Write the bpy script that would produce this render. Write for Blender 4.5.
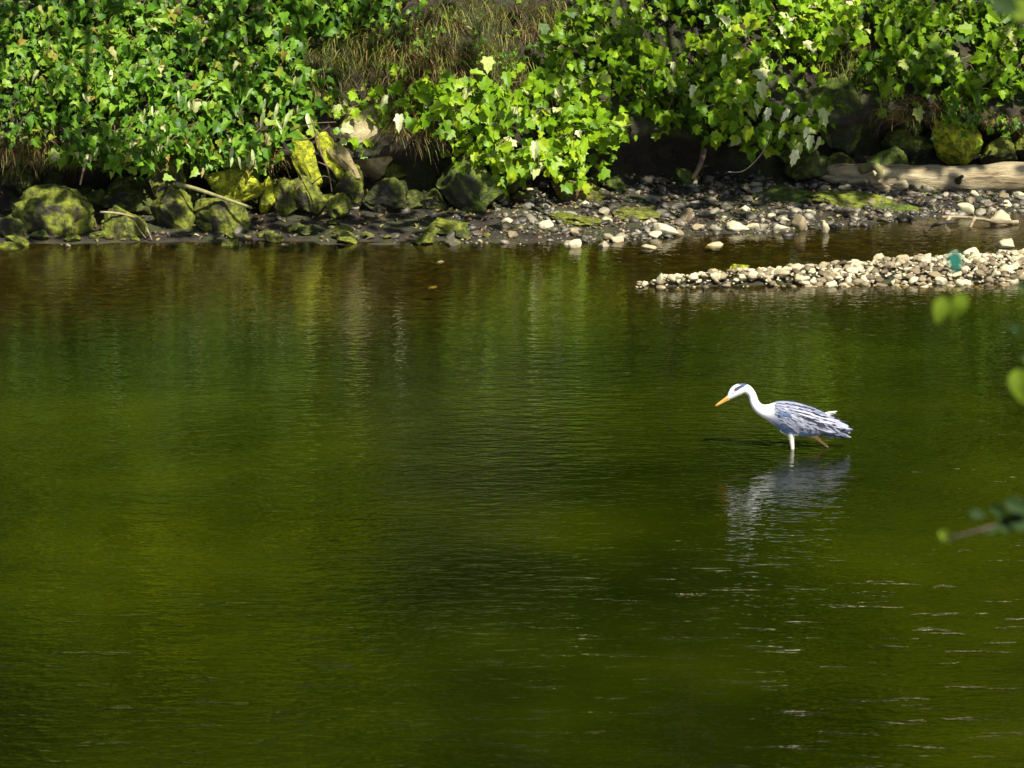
import bpy, math, random
import numpy as np
from mathutils import Vector, Matrix, noise as mn

SC = bpy.context.scene
for o in list(bpy.data.objects): bpy.data.objects.remove(o)
COL = SC.collection
R = math.radians
rng = np.random.default_rng(11)
random.seed(11)

# ------------------------------------------------------------ camera
CAM_Z, PITCH, LENS = 6.0, 11.25, 151.0
F = LENS / 36.0 * 1024
cam_d = bpy.data.cameras.new('camera'); cam = bpy.data.objects.new('camera', cam_d); COL.objects.link(cam)
cam.location = (0, 0, CAM_Z); cam.rotation_euler = (R(90 - PITCH), 0, 0)
cam_d.lens = LENS; cam_d.sensor_width = 36; cam_d.clip_start = .1; cam_d.clip_end = 2000
cam_d.dof.use_dof = True; cam_d.dof.focus_distance = 33.0; cam_d.dof.aperture_fstop = 7.5
SC.camera = cam

# ------------------------------------------------------------ sky, sun, exposure
SUN_EL, SUN_AZ = 51.0, 150.0        # azimuth clockwise from +Y: behind the camera, to the right
w = bpy.data.worlds.new('World'); SC.world = w; w.use_nodes = True
nt = w.node_tree; nt.nodes.clear()
sky = nt.nodes.new('ShaderNodeTexSky'); sky.sky_type = 'NISHITA'; sky.sun_disc = False
sky.sun_elevation = R(SUN_EL); sky.sun_rotation = R(SUN_AZ)
bg = nt.nodes.new('ShaderNodeBackground'); bg.inputs['Strength'].default_value = .05
wo = nt.nodes.new('ShaderNodeOutputWorld')
nt.links.new(sky.outputs[0], bg.inputs['Color']); nt.links.new(bg.outputs[0], wo.inputs['Surface'])
sd = bpy.data.lights.new('sun', 'SUN'); sun = bpy.data.objects.new('sun', sd); COL.objects.link(sun)
sd.energy = 5.0; sd.angle = R(.5); sd.color = (1.0, .95, .86)
sdir = Vector((math.cos(R(SUN_EL)) * math.sin(R(SUN_AZ)), math.cos(R(SUN_EL)) * math.cos(R(SUN_AZ)), math.sin(R(SUN_EL))))
sun.rotation_euler = (-sdir).to_track_quat('-Z', 'Y').to_euler()
SDN = np.array(sdir)
vs = SC.view_settings
vs.view_transform = 'Standard'; vs.look = 'None'; vs.gamma = 1; vs.use_curve_mapping = False; vs.exposure = 1.32
cy = SC.cycles
cy.max_bounces = 6; cy.diffuse_bounces = 2; cy.glossy_bounces = 3; cy.transmission_bounces = 4; cy.transparent_max_bounces = 8
cy.use_denoising = True; cy.sample_clamp_indirect = 6
try: cy.denoiser = 'OPENIMAGEDENOISE'
except Exception: pass

# ------------------------------------------------------------ helpers
def ray(px, py):
    t = R(PITCH); a = (px - 512) / F; b = (384 - py) / F
    return np.array((a, math.cos(t) + b * math.sin(t), -math.sin(t) + b * math.cos(t)))
def P(px, py, Y):
    d = ray(px, py); k = Y / d[1]
    return np.array((d[0] * k, Y, CAM_Z + d[2] * k))
def PZ(px, py, z=0.0):
    d = ray(px, py); k = (z - CAM_Z) / d[2]
    return np.array((d[0] * k, d[1] * k, z))
def mpp(Y): return Y / F / math.cos(R(PITCH)) * 1.0       # metres per pixel at depth Y (about)

def tag(o, label=None, cat=None, group=None, kind=None):
    if label: o['label'] = label
    if cat: o['category'] = cat
    if group: o['group'] = group
    if kind: o['kind'] = kind
    return o
def empty(name, loc=(0, 0, 0)):
    o = bpy.data.objects.new(name, None); COL.objects.link(o); o.location = Vector(loc); o.empty_display_size = .1
    return o
def mesh_obj(name, verts, faces, mat, parent=None, smooth=True, loc=None):
    """verts in world space; when parent or loc is given they are re-based on it"""
    v = np.asarray(verts, dtype=np.float64)
    base = np.array(parent.location) if parent is not None and loc is None else np.array(loc if loc is not None else (0, 0, 0), dtype=float)
    me = bpy.data.meshes.new(name)
    me.from_pydata((v - base).tolist(), [], faces if isinstance(faces, list) else faces.tolist())
    if smooth: me.polygons.foreach_set('use_smooth', [True] * len(me.polygons))
    me.update()
    o = bpy.data.objects.new(name, me); COL.objects.link(o)
    if parent is not None: o.parent = parent
    else: o.location = Vector(base)
    if mat: me.materials.append(mat)
    return o
class MB:
    def __init__(s): s.v = []; s.f = []; s.n = 0
    def add(s, v, f):
        v = np.asarray(v, float); s.v.append(v); k = s.n
        s.f.extend([tuple(i + k for i in q) for q in f]); s.n += len(v)
    def build(s, name, mat, parent=None, smooth=True, loc=None):
        return mesh_obj(name, np.concatenate(s.v), s.f, mat, parent, smooth, loc)
    def tube(s, pts, rad, n=7, flat=1.0, cap=True):
        pts = np.asarray(pts, float); m = len(pts)
        rad = np.broadcast_to(np.asarray(rad, float), (m,)) if np.ndim(rad) <= 1 else rad
        vs_, prev = [], None
        for i in range(m):
            t = pts[min(i + 1, m - 1)] - pts[max(i - 1, 0)]; t = t / (np.linalg.norm(t) + 1e-9)
            if prev is None:
                a = np.array((0, 0, 1.)) if abs(t[2]) < .9 else np.array((1., 0, 0))
                u = np.cross(t, a)
            else: u = prev - t * prev.dot(t)
            u /= np.linalg.norm(u) + 1e-9; prev = u; q = np.cross(t, u)
            an = np.arange(n) * 2 * math.pi / n
            vs_.append(pts[i] + rad[i] * (np.outer(np.cos(an), u) + flat * np.outer(np.sin(an), q)))
        v = np.concatenate(vs_); f = []
        for i in range(m - 1):
            for j in range(n):
                k = (j + 1) % n; f.append((i * n + j, i * n + k, (i + 1) * n + k, (i + 1) * n + j))
        if cap: f.append(tuple(range(n - 1, -1, -1))); f.append(tuple((m - 1) * n + j for j in range(n)))
        s.add(v, f)
def smooth_curve(pts, n=24):
    p = np.asarray(pts, float); m = len(p)
    out = []
    for i in range(m - 1):
        a = p[max(i - 1, 0)]; b = p[i]; c = p[i + 1]; d = p[min(i + 2, m - 1)]
        k = max(2, n // (m - 1))
        for j in range(k):
            t = j / k
            out.append(.5 * ((2 * b) + (-a + c) * t + (2 * a - 5 * b + 4 * c - d) * t * t + (-a + 3 * b - 3 * c + d) * t ** 3))
    out.append(p[-1]); return np.array(out)
def unit(v): return v / (np.linalg.norm(v, axis=-1, keepdims=True) + 1e-9)

# ------------------------------------------------------------ materials
def new_mat(name):
    m = bpy.data.materials.new(name); m.use_nodes = True; m.node_tree.nodes.clear(); return m, m.node_tree
def N(nt, t, **kw):
    n = nt.nodes.new(t)
    for k, v in kw.items():
        if k in n.inputs: n.inputs[k].default_value = v
        else: setattr(n, k, v)
    return n
def ramp(nt, stops, interp='LINEAR'):
    r = nt.nodes.new('ShaderNodeValToRGB'); r.color_ramp.interpolation = interp
    e = r.color_ramp.elements
    while len(e) > 1: e.remove(e[0])
    e[0].position = stops[0][0]; e[0].color = (*stops[0][1], 1)
    for p, c in stops[1:]:
        q = e.new(p); q.color = (*c, 1)
    return r
def noise_n(nt, scale, detail=4, rough=.55, vec=None):
    n = nt.nodes.new('ShaderNodeTexNoise'); n.inputs['Scale'].default_value = scale
    n.inputs['Detail'].default_value = detail; n.inputs['Roughness'].default_value = rough
    if vec is not None: nt.links.new(vec, n.inputs['Vector'])
    return n
def mixc(nt, fac, a, b, mode='MIX'):
    m = nt.nodes.new('ShaderNodeMix'); m.data_type = 'RGBA'; m.blend_type = mode
    for i, x in ((0, fac), (6, a), (7, b)):
        if isinstance(x, (int, float)): m.inputs[i].default_value = x
        elif isinstance(x, tuple): m.inputs[i].default_value = (*x, 1)
        else: nt.links.new(x, m.inputs[i])
    return m.outputs[2]
def leaf_mat(name, stops, trans=.35, rough=.38, spec=.5, tint=1.5):
    m, nt = new_mat(name)
    g = nt.nodes.new('ShaderNodeNewGeometry')
    r = ramp(nt, stops); nt.links.new(g.outputs['Random Per Island'], r.inputs[0])
    tc = nt.nodes.new('ShaderNodeTexCoord'); nz = noise_n(nt, 25, 2, vec=tc.outputs['Object'])
    mr = N(nt, 'ShaderNodeMapRange'); mr.inputs[1].default_value = .3; mr.inputs[2].default_value = .7; mr.inputs[3].default_value = .8; mr.inputs[4].default_value = 1.15
    nt.links.new(nz.outputs[0], mr.inputs[0])
    c = mixc(nt, 1.0, r.outputs[0], mr.outputs[0], 'MULTIPLY')
    p = N(nt, 'ShaderNodeBsdfPrincipled', Roughness=rough); p.inputs['Specular IOR Level'].default_value = spec
    nt.links.new(c, p.inputs['Base Color'])
    tr = nt.nodes.new('ShaderNodeBsdfTranslucent')
    tcx = mixc(nt, 1.0, c, (tint * 1.05, tint, tint * .35), 'MULTIPLY'); nt.links.new(tcx, tr.inputs[0])
    mx = nt.nodes.new('ShaderNodeMixShader'); mx.inputs[0].default_value = trans
    nt.links.new(p.outputs[0], mx.inputs[1]); nt.links.new(tr.outputs[0], mx.inputs[2])
    o = nt.nodes.new('ShaderNodeOutputMaterial'); nt.links.new(mx.outputs[0], o.inputs[0])
    return m
def solid_mat(name, stops, nscale=8, rough=.8, bump=.3, bscale=30, spec=.3, coords='Object', rnd=False, sx=(1, 1, 1), bd=.01):
    m, nt = new_mat(name)
    tc = nt.nodes.new('ShaderNodeTexCoord'); mp = nt.nodes.new('ShaderNodeMapping'); mp.inputs['Scale'].default_value = sx
    nt.links.new(tc.outputs[coords], mp.inputs[0])
    nz = noise_n(nt, nscale, 5, .6, mp.outputs[0]); r = ramp(nt, stops)
    fac = nz.outputs[0]
    if rnd:
        oi = nt.nodes.new('ShaderNodeObjectInfo' if rnd == 'obj' else 'ShaderNodeNewGeometry')
        out = oi.outputs['Random'] if rnd == 'obj' else oi.outputs['Random Per Island']
        ma = N(nt, 'ShaderNodeMath', operation='MULTIPLY_ADD'); ma.inputs[1].default_value = .5
        nt.links.new(out, ma.inputs[0])
        mb = N(nt, 'ShaderNodeMath', operation='MULTIPLY'); mb.inputs[1].default_value = .5
        nt.links.new(nz.outputs[0], mb.inputs[0]); nt.links.new(mb.outputs[0], ma.inputs[2]); fac = ma.outputs[0]
    nt.links.new(fac, r.inputs[0])
    p = N(nt, 'ShaderNodeBsdfPrincipled', Roughness=rough); p.inputs['Specular IOR Level'].default_value = spec
    nt.links.new(r.outputs[0], p.inputs['Base Color'])
    if bump:
        bz = noise_n(nt, bscale, 6, .65, mp.outputs[0]); b = N(nt, 'ShaderNodeBump', Strength=bump, Distance=bd)
        nt.links.new(bz.outputs[0], b.inputs['Height']); nt.links.new(b.outputs[0], p.inputs['Normal'])
    o = nt.nodes.new('ShaderNodeOutputMaterial'); nt.links.new(p.outputs[0], o.inputs[0])
    return m
def rock_mat(name, stone, moss, cover, wet=.7):
    """stone with moss growing on its upward faces; cover -1..1"""
    m, nt = new_mat(name)
    tc = nt.nodes.new('ShaderNodeTexCoord')
    n1 = noise_n(nt, 7, 6, .65, tc.outputs['Object']); n2 = noise_n(nt, 38, 5, .7, tc.outputs['Object']); n3 = noise_n(nt, 3.2, 5, .6, tc.outputs['Object'])
    sr = ramp(nt, [(.25, tuple(c * .35 for c in stone)), (.5, stone), (.75, tuple(min(1, c * 1.7) for c in stone))]); nt.links.new(n1.outputs[0], sr.inputs[0])
    mr = ramp(nt, [(.34, tuple(c * .12 for c in moss)), (.46, tuple(c * .5 for c in moss)), (.54, moss), (.66, (moss[0] * 1.6, moss[1] * 1.4, moss[2]))])
    n5 = noise_n(nt, 15, 8, .72, tc.outputs['Object']); nt.links.new(n5.outputs[0], mr.inputs[0])
    g = nt.nodes.new('ShaderNodeNewGeometry'); sx = nt.nodes.new('ShaderNodeSeparateXYZ'); nt.links.new(g.outputs['Normal'], sx.inputs[0])
    a = N(nt, 'ShaderNodeMath', operation='MULTIPLY_ADD'); a.inputs[1].default_value = .45; nt.links.new(sx.outputs[2], a.inputs[0]); a.inputs[2].default_value = cover
    b = N(nt, 'ShaderNodeMath', operation='MULTIPLY_ADD'); b.inputs[1].default_value = 2.4; b.inputs[2].default_value = -1.2; nt.links.new(n3.outputs[0], b.inputs[0])
    c = N(nt, 'ShaderNodeMath', operation='ADD'); nt.links.new(a.outputs[0], c.inputs[0]); nt.links.new(b.outputs[0], c.inputs[1])
    d = N(nt, 'ShaderNodeMapRange'); d.inputs[1].default_value = -.1; d.inputs[2].default_value = .12; nt.links.new(c.outputs[0], d.inputs[0])
    col = mixc(nt, d.outputs[0], sr.outputs[0], mr.outputs[0])
    p = N(nt, 'ShaderNodeBsdfPrincipled', Roughness=wet); p.inputs['Specular IOR Level'].default_value = .3
    nt.links.new(col, p.inputs['Base Color'])
    bm = N(nt, 'ShaderNodeBump', Strength=.9, Distance=.03); nt.links.new(n2.outputs[0], bm.inputs['Height']); nt.links.new(bm.outputs[0], p.inputs['Normal'])
    o = nt.nodes.new('ShaderNodeOutputMaterial'); nt.links.new(p.outputs[0], o.inputs[0])
    return m

M = {}
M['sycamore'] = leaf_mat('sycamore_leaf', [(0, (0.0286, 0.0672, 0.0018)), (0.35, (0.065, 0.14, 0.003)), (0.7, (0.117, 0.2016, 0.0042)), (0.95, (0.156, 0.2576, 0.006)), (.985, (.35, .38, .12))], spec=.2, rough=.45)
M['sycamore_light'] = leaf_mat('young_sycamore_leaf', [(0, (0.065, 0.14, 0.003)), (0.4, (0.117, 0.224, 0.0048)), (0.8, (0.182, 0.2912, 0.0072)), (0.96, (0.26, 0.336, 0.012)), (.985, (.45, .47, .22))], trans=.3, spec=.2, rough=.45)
M['tangle'] = leaf_mat('bank_leaf', [(0, (.02, .058, .003)), (.3, (.05, .125, .006)), (.65, (.095, .20, .010)), (.9, (.17, .27, .02)), (.965, (.18, .14, .02)), (.985, (.32, .34, .14))], trans=.25, spec=.2, rough=.45)
M['pale'] = leaf_mat('wilted_pale_leaf', [(0, (.26, .34, .10)), (.5, (.42, .47, .22)), (1, (.54, .55, .33))], trans=.2, rough=.6)
M['dark_leaf'] = leaf_mat('shade_leaf', [(0, (.006, .014, .001)), (.6, (.012, .028, .002)), (1, (.03, .05, .003))], trans=.15, spec=.08, rough=.8)  # near-black leaf tone stands in for shaded gaps in the reflected wood
M['canopy'] = leaf_mat('canopy_leaf', [(0, (.09, .14, .002)), (.5, (.23, .30, .004)), (1, (.35, .39, .008))], trans=.35, spec=.15, rough=.6)
M['canopy_mid'] = leaf_mat('canopy_mid_leaf', [(0, (.05, .085, .003)), (.5, (.08, .13, .004)), (1, (.13, .18, .006))], trans=.3, spec=.15, rough=.6)
M['grass'] = leaf_mat('grass_blade', [(0, (.06, .05, .012)), (.35, (.11, .15, .015)), (.6, (.22, .18, .045)), (.85, (.15, .22, .02)), (1, (.36, .27, .10))], trans=.2, rough=.5)
M['dry_grass'] = leaf_mat('dry_grass_blade', [(0, (.05, .03, .01)), (.4, (.15, .10, .03)), (.7, (.28, .19, .07)), (.8, (.12, .15, .02)), (1, (.17, .20, .02))], trans=.15, rough=.6)
M['bark'] = solid_mat('bark', [(.3, (.015, .011, .007)), (.6, (.05, .038, .022)), (.8, (.10, .085, .05))], 14, .9, .8, 40)
M['twig'] = solid_mat('twig_bark', [(.3, (.05, .03, .015)), (.7, (.16, .11, .06))], 10, .8, .3, 40)
M['deadwood'] = solid_mat('bleached_wood', [(.3, (.05, .035, .02)), (.42, (.20, .15, .08)), (.55, (.30, .25, .14)), (.7, (.38, .33, .20))], 5, .75, .8, 22, sx=(.35, 3, 3), bd=.03)
M['stub'] = solid_mat('greenish_deadwood', [(.3, (.06, .05, .02)), (.6, (.2, .19, .07)), (.8, (.3, .26, .12))], 9, .8, .5, 30)
M['pebble'] = solid_mat('pale_stone', [(.22, (.10, .075, .04)), (.42, (.27, .22, .12)), (.62, (.42, .37, .24)), (.8, (.33, .32, .17))], 14, .7, .35, 60, rnd='obj')
M['pebble_i'] = solid_mat('pale_gravel', [(.25, (.05, .038, .02)), (.5, (.20, .16, .09)), (.62, (.42, .36, .24)), (.8, (.32, .31, .17))], 14, .7, .3, 60, rnd='isl')
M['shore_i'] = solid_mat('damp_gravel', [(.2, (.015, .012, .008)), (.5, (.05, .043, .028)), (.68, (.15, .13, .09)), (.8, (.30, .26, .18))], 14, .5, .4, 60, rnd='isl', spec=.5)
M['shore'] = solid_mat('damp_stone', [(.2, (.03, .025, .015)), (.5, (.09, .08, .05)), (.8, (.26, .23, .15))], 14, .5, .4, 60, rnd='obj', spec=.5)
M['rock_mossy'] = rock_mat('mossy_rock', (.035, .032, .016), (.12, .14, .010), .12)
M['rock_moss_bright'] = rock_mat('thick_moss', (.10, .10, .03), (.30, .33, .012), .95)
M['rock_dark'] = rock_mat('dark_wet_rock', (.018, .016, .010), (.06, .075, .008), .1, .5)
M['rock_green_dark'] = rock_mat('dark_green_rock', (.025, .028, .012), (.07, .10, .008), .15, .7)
M['rock_lichen'] = rock_mat('lichened_rock', (.30, .25, .13), (.17, .19, .02), -.12)
M['rock_tan'] = rock_mat('tan_slab', (.24, .19, .08), (.16, .17, .02), -.3)
M['rock_brown'] = rock_mat('brown_rock', (.13, .09, .03), (.12, .13, .015), -.1)

# ------------------------------------------------------------ terrain
def lerp(px, tab):
    return np.interp(px, [t[0] for t in tab], [t[1] for t in tab])
def vnoise(x, y, s, seed=0):
    """cheap smooth value noise, vectorised"""
    x = np.asarray(x, float) / s + 37.1 * seed; y = np.asarray(y, float) / s + 11.7 * seed
    xi = np.floor(x); yi = np.floor(y); fx = x - xi; fy = y - yi
    fx = fx * fx * (3 - 2 * fx); fy = fy * fy * (3 - 2 * fy)
    def h(a, b): 
        q = np.sin(a * 127.1 + b * 311.7 + seed * 17.3) * 43758.5453
        return q - np.floor(q)
    return (h(xi, yi) * (1 - fx) + h(xi + 1, yi) * fx) * (1 - fy) + (h(xi, yi + 1) * (1 - fx) + h(xi + 1, yi + 1) * fx) * fy
YW = [(0, 36.35), (400, 36.4), (500, 36.35), (600, 36.45), (700, 36.7), (800, 37.0), (900, 37.55), (1024, 38.1), (1500, 38.6)]
FACE_ = .34
YB = [(0, 37.25), (150, 37.5), (300, 37.6), (450, 37.65), (550, 38.2), (700, 38.9), (850, 39.2), (1024, 39.5), (1500, 39.9)]
def height(x, y):
    x = np.asarray(x, float); y = np.asarray(y, float)
    px = 512 + x * 115
    yw = lerp(px, YW) + (vnoise(x, y, .5, 1) - .5) * .25; yb = lerp(px, YB) + (vnoise(x, y, .6, 2) - .5) * .3
    d = y - yw
    # bed
    bed = -.05 - .17 * np.clip(-d / 3.2, 0, 1) - .55 * np.clip((-d - 3.0) / 5, 0, 1) ** 1.0
    bed = np.where(d < 0, np.maximum(bed, d * .12 - .0) * 1.0, 0)
    bed = np.where(d < -.4, -.048 - .14 * np.clip((-d - .4) / 2.8, 0, 1) - .5 * np.clip((-d - 3.0) / 5, 0, 1), bed)
    # ledge
    L = np.maximum(yb - yw, .1); led = .16 * np.clip(d / L, 0, 1)
    e = y - yb
    face = FACE_ * np.clip(e / .28, 0, 1) + .92 * np.clip(e - .28, 0, 9) + .75 * np.clip(e - 9.3, 0, 40)
    h = np.where(d < 0, bed, led + np.where(e > 0, face, 0))
    # gravel bar
    bw = np.interp(x, [.6, 1.3, 2.2, 3.4, 4.6, 7, 12], [0, .12, .35, .75, 1.0, 1.3, 0])
    by = np.interp(x, [.6, 1.3, 2.2, 3.4, 4.6, 7], [34.15, 34.25, 34.5, 34.85, 35.1, 35.4])
    q = np.clip(1 - ((y - by) / np.maximum(bw, .01)) ** 2, 0, 1) * np.clip((x - .6) / .8, 0, 1) * np.clip((12 - x) / 3, 0, 1)
    h = np.maximum(h, -.12 + .2 * q ** .6 * (q > 0)) if np.ndim(h) == 0 else np.where(q > 0, np.maximum(h, -.09 + .125 * q ** .7), h)
    # camera-side bank
    c = np.clip((13 - y) / 11, 0, 1); h = np.where(y < 13, -.7 + (5.1) * c * c * (3 - 2 * c), h)
    h = h + (vnoise(x, y, .35, 3) - .5) * .05 * (e > .0) + (vnoise(x, y, 1.3, 4) - .5) * .25 * np.clip(e, 0, 1) + (vnoise(x, y, .12, 5) - .5) * .02
    return h
def grid(xs, ys, fn):
    X, Y = np.meshgrid(xs, ys); Z = fn(X, Y)
    v = np.stack([X.ravel(), Y.ravel(), Z.ravel()], 1)
    nx, ny = len(xs), len(ys)
    i = np.arange(nx - 1)[None] + (np.arange(ny - 1) * nx)[:, None]; i = i.ravel()
    f = np.stack([i, i + 1, i + nx + 1, i + nx], 1)
    return v, f
LIP = .72
def height_top(x, y):
    px = 512 + np.asarray(x, float) * 115; yb = lerp(px, YB)
    return np.where(y > yb - .18, height(x, np.asarray(y, float) + LIP), height(x, y))
xs = np.concatenate([np.array([-150, -100, -70, -50, -35, -25, -18, -13, -10, -8]), np.arange(-6.5, 6.5, .05), np.array([7, 8, 9, 10, 13, 18, 25, 35, 50, 70, 100, 150])])
ys = np.concatenate([np.array([-60, -30, -15, -6, 0]), np.arange(1, 14, 1.), np.arange(14, 33, .5), np.arange(33, 41.5, .05), np.arange(41.5, 50, .4), np.array([52, 56, 62, 70, 85, 110, 150])])
v, f = grid(xs, ys, height)
e_ = v[:, 1] - lerp(512 + v[:, 0] * 115, YB); t_ = np.clip((e_ - .26) / .26, 0, 1); v[:, 1] -= LIP * t_ * t_ * (3 - 2 * t_)     # the bank overhangs its foot
m, nt = new_mat('ground_soil')
tc = nt.nodes.new('ShaderNodeTexCoord'); n1 = noise_n(nt, 2.2, 8, .65, tc.outputs['Object']); n2 = noise_n(nt, 45, 6, .7, tc.outputs['Object']); n4 = noise_n(nt, 9, 5, .6, tc.outputs['Object'])
mudr = ramp(nt, [(.3, (.008, .005, .002)), (.5, (.022, .014, .006)), (.72, (.055, .036, .014))]); nt.links.new(n4.outputs[0], mudr.inputs[0])
mossr = ramp(nt, [(.3, (.014, .018, .003)), (.6, (.05, .062, .008))]); nt.links.new(n2.outputs[0], mossr.inputs[0])
bedr = ramp(nt, [(.3, (.014, .010, .002)), (.5, (.042, .031, .005)), (.68, (.13, .11, .02))]); nt.links.new(n4.outputs[0], bedr.inputs[0])
ms = N(nt, 'ShaderNodeMapRange'); ms.inputs[1].default_value = .46; ms.inputs[2].default_value = .56; nt.links.new(n1.outputs[0], ms.inputs[0])
c1 = mixc(nt, ms.outputs[0], mudr.outputs[0], mossr.outputs[0])
sx_ = nt.nodes.new('ShaderNodeSeparateXYZ'); nt.links.new(tc.outputs['Object'], sx_.inputs[0])
mz = N(nt, 'ShaderNodeMapRange'); mz.inputs[1].default_value = -.02; mz.inputs[2].default_value = .015; nt.links.new(sx_.outputs[2], mz.inputs[0])
c2 = mixc(nt, mz.outputs[0], bedr.outputs[0], c1)
pr = N(nt, 'ShaderNodeBsdfPrincipled', Roughness=.75); nt.links.new(c2, pr.inputs['Base Color'])
bp = N(nt, 'ShaderNodeBump', Strength=1, Distance=.06); nt.links.new(n2.outputs[0], bp.inputs['Height']); nt.links.new(bp.outputs[0], pr.inputs['Normal'])
oo = nt.nodes.new('ShaderNodeOutputMaterial'); nt.links.new(pr.outputs[0], oo.inputs[0]); M['ground'] = m
tag(mesh_obj('ground', v, f, M['ground']), kind='structure')

# ------------------------------------------------------------ water
xw = np.concatenate([np.array([-150, -60, -30, -15, -9]), np.arange(-6.5, 6.6, .1), np.array([9, 15, 30, 60, 150])])
yw_ = np.concatenate([np.arange(3, 30, 1.), np.arange(30, 40.6, .1)])
v, f = grid(xw, yw_, lambda X, Y: X * 0)
wo_ = tag(mesh_obj('water', v, f, None), kind='structure')
dep = np.clip(-height(v[:, 0], v[:, 1]), 0, 2)
q_ = np.clip((dep - .10) / .35, 0, 1); murk = .12 + .86 * q_ * q_ * (3 - 2 * q_)
at = wo_.data.attributes.new('murk', 'FLOAT', 'POINT'); at.data.foreach_set('value', murk.astype(np.float32))
m, nt = new_mat('river_water')
tc = nt.nodes.new('ShaderNodeTexCoord')
def mapped(sc, rot=0, loc=(0, 0, 0)):
    mp = nt.nodes.new('ShaderNodeMapping'); mp.inputs['Scale'].default_value = sc; mp.inputs['Rotation'].default_value = (0, 0, R(rot)); mp.inputs['Location'].default_value = loc
    nt.links.new(tc.outputs['Object'], mp.inputs[0]); return mp.outputs[0]
W1, W2, W3 = .0040, .0070, .0008
a1 = noise_n(nt, 1, 2, .5, mapped((2.2, 4.2, 1), 8)); a2 = noise_n(nt, 1, 2, .5, mapped((5, 9.5, 1), -6)); a3 = noise_n(nt, 1, 2, .55, mapped((24, 42, 1), 4))
pat = noise_n(nt, 1, 3, .5, mapped((.28, .45, 1), 10, (3, 1, 0)))
pr_ = N(nt, 'ShaderNodeMapRange'); pr_.inputs[1].default_value = .35; pr_.inputs[2].default_value = .65; pr_.inputs[3].default_value = .45; pr_.inputs[4].default_value = 1.25
nt.links.new(pat.outputs[0], pr_.inputs[0])
def sc_(o, k):
    q = N(nt, 'ShaderNodeMath', operation='MULTIPLY'); nt.links.new(o, q.inputs[0]); q.inputs[1].default_value = k; return q.outputs[0]
def add_(a, b, op='ADD'):
    q = N(nt, 'ShaderNodeMath', operation=op); nt.links.new(a, q.inputs[0]); nt.links.new(b, q.inputs[1]); return q.outputs[0]
hgt = add_(add_(sc_(a1.outputs[0], W1), sc_(a2.outputs[0], W2)), sc_(a3.outputs[0], W3))
hgt = add_(hgt, pr_.outputs[0], 'MULTIPLY')
sy = nt.nodes.new('ShaderNodeSeparateXYZ'); nt.links.new(tc.outputs['Object'], sy.inputs[0])
calm = N(nt, 'ShaderNodeMapRange'); calm.inputs[1].default_value = 29; calm.inputs[2].default_value = 35; calm.inputs[3].default_value = 1; calm.inputs[4].default_value = .34; nt.links.new(sy.outputs[1], calm.inputs[0])
hgt = add_(hgt, calm.outputs[0], 'MULTIPLY')
far_ = N(nt, 'ShaderNodeMapRange'); far_.inputs[1].default_value = 21.6; far_.inputs[2].default_value = 25.5; far_.inputs[3].default_value = 1.2; far_.inputs[4].default_value = .10; nt.links.new(sy.outputs[1], far_.inputs[0])
a6 = noise_n(nt, 1, 1, .5, mapped((13, 24, 1), 12)); hgt = add_(hgt, sc_(a6.outputs[0], .0022))
a4 = noise_n(nt, 1, 3, .6, mapped((2.2, 8, 1), 3, (2, 7, 0))); a5 = noise_n(nt, 1, 2, .6, mapped((9, 30, 1), -3))
sp4 = N(nt, 'ShaderNodeMapRange'); sp4.inputs[1].default_value = .60; sp4.inputs[2].default_value = .70; nt.links.new(a4.outputs[0], sp4.inputs[0])
hgt = add_(hgt, add_(add_(sp4.outputs[0], far_.outputs[0], 'MULTIPLY'), sc_(a5.outputs[0], .0115), 'MULTIPLY'))
bp = N(nt, 'ShaderNodeBump', Strength=1.0, Distance=1.0); nt.links.new(hgt, bp.inputs['Height'])
bodyn = noise_n(nt, 1, 4, .55, mapped((.35, .3, 1), 0, (5, 2, 0)))
bodyc = ramp(nt, [(.32, (.0022, .0036, .0001)), (.5, (.0065, .0098, .0001)), (.66, (.0150, .0205, .0002))]); nt.links.new(bodyn.outputs[0], bodyc.inputs[0])
df = nt.nodes.new('ShaderNodeBsdfDiffuse'); nt.links.new(bodyc.outputs[0], df.inputs[0])
tr = nt.nodes.new('ShaderNodeBsdfTransparent'); tr.inputs[0].default_value = (.66, .58, .26, 1)
am = nt.nodes.new('ShaderNodeAttribute'); am.attribute_name = 'murk'
m1 = nt.nodes.new('ShaderNodeMixShader'); nt.links.new(am.outputs['Fac'], m1.inputs[0]); nt.links.new(tr.outputs[0], m1.inputs[1]); nt.links.new(df.outputs[0], m1.inputs[2])
fr = N(nt, 'ShaderNodeFresnel', IOR=1.33); nt.links.new(bp.outputs[0], fr.inputs['Normal'])
gl = nt.nodes.new('ShaderNodeBsdfGlossy'); gl.inputs['Roughness'].default_value = .01; nt.links.new(bp.outputs[0], gl.inputs['Normal'])
m2 = nt.nodes.new('ShaderNodeMixShader'); nt.links.new(fr.outputs[0], m2.inputs[0]); nt.links.new(m1.outputs[0], m2.inputs[1]); nt.links.new(gl.outputs[0], m2.inputs[2])
oo = nt.nodes.new('ShaderNodeOutputMaterial'); nt.links.new(m2.outputs[0], oo.inputs[0])
wo_.data.materials.append(m)

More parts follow.
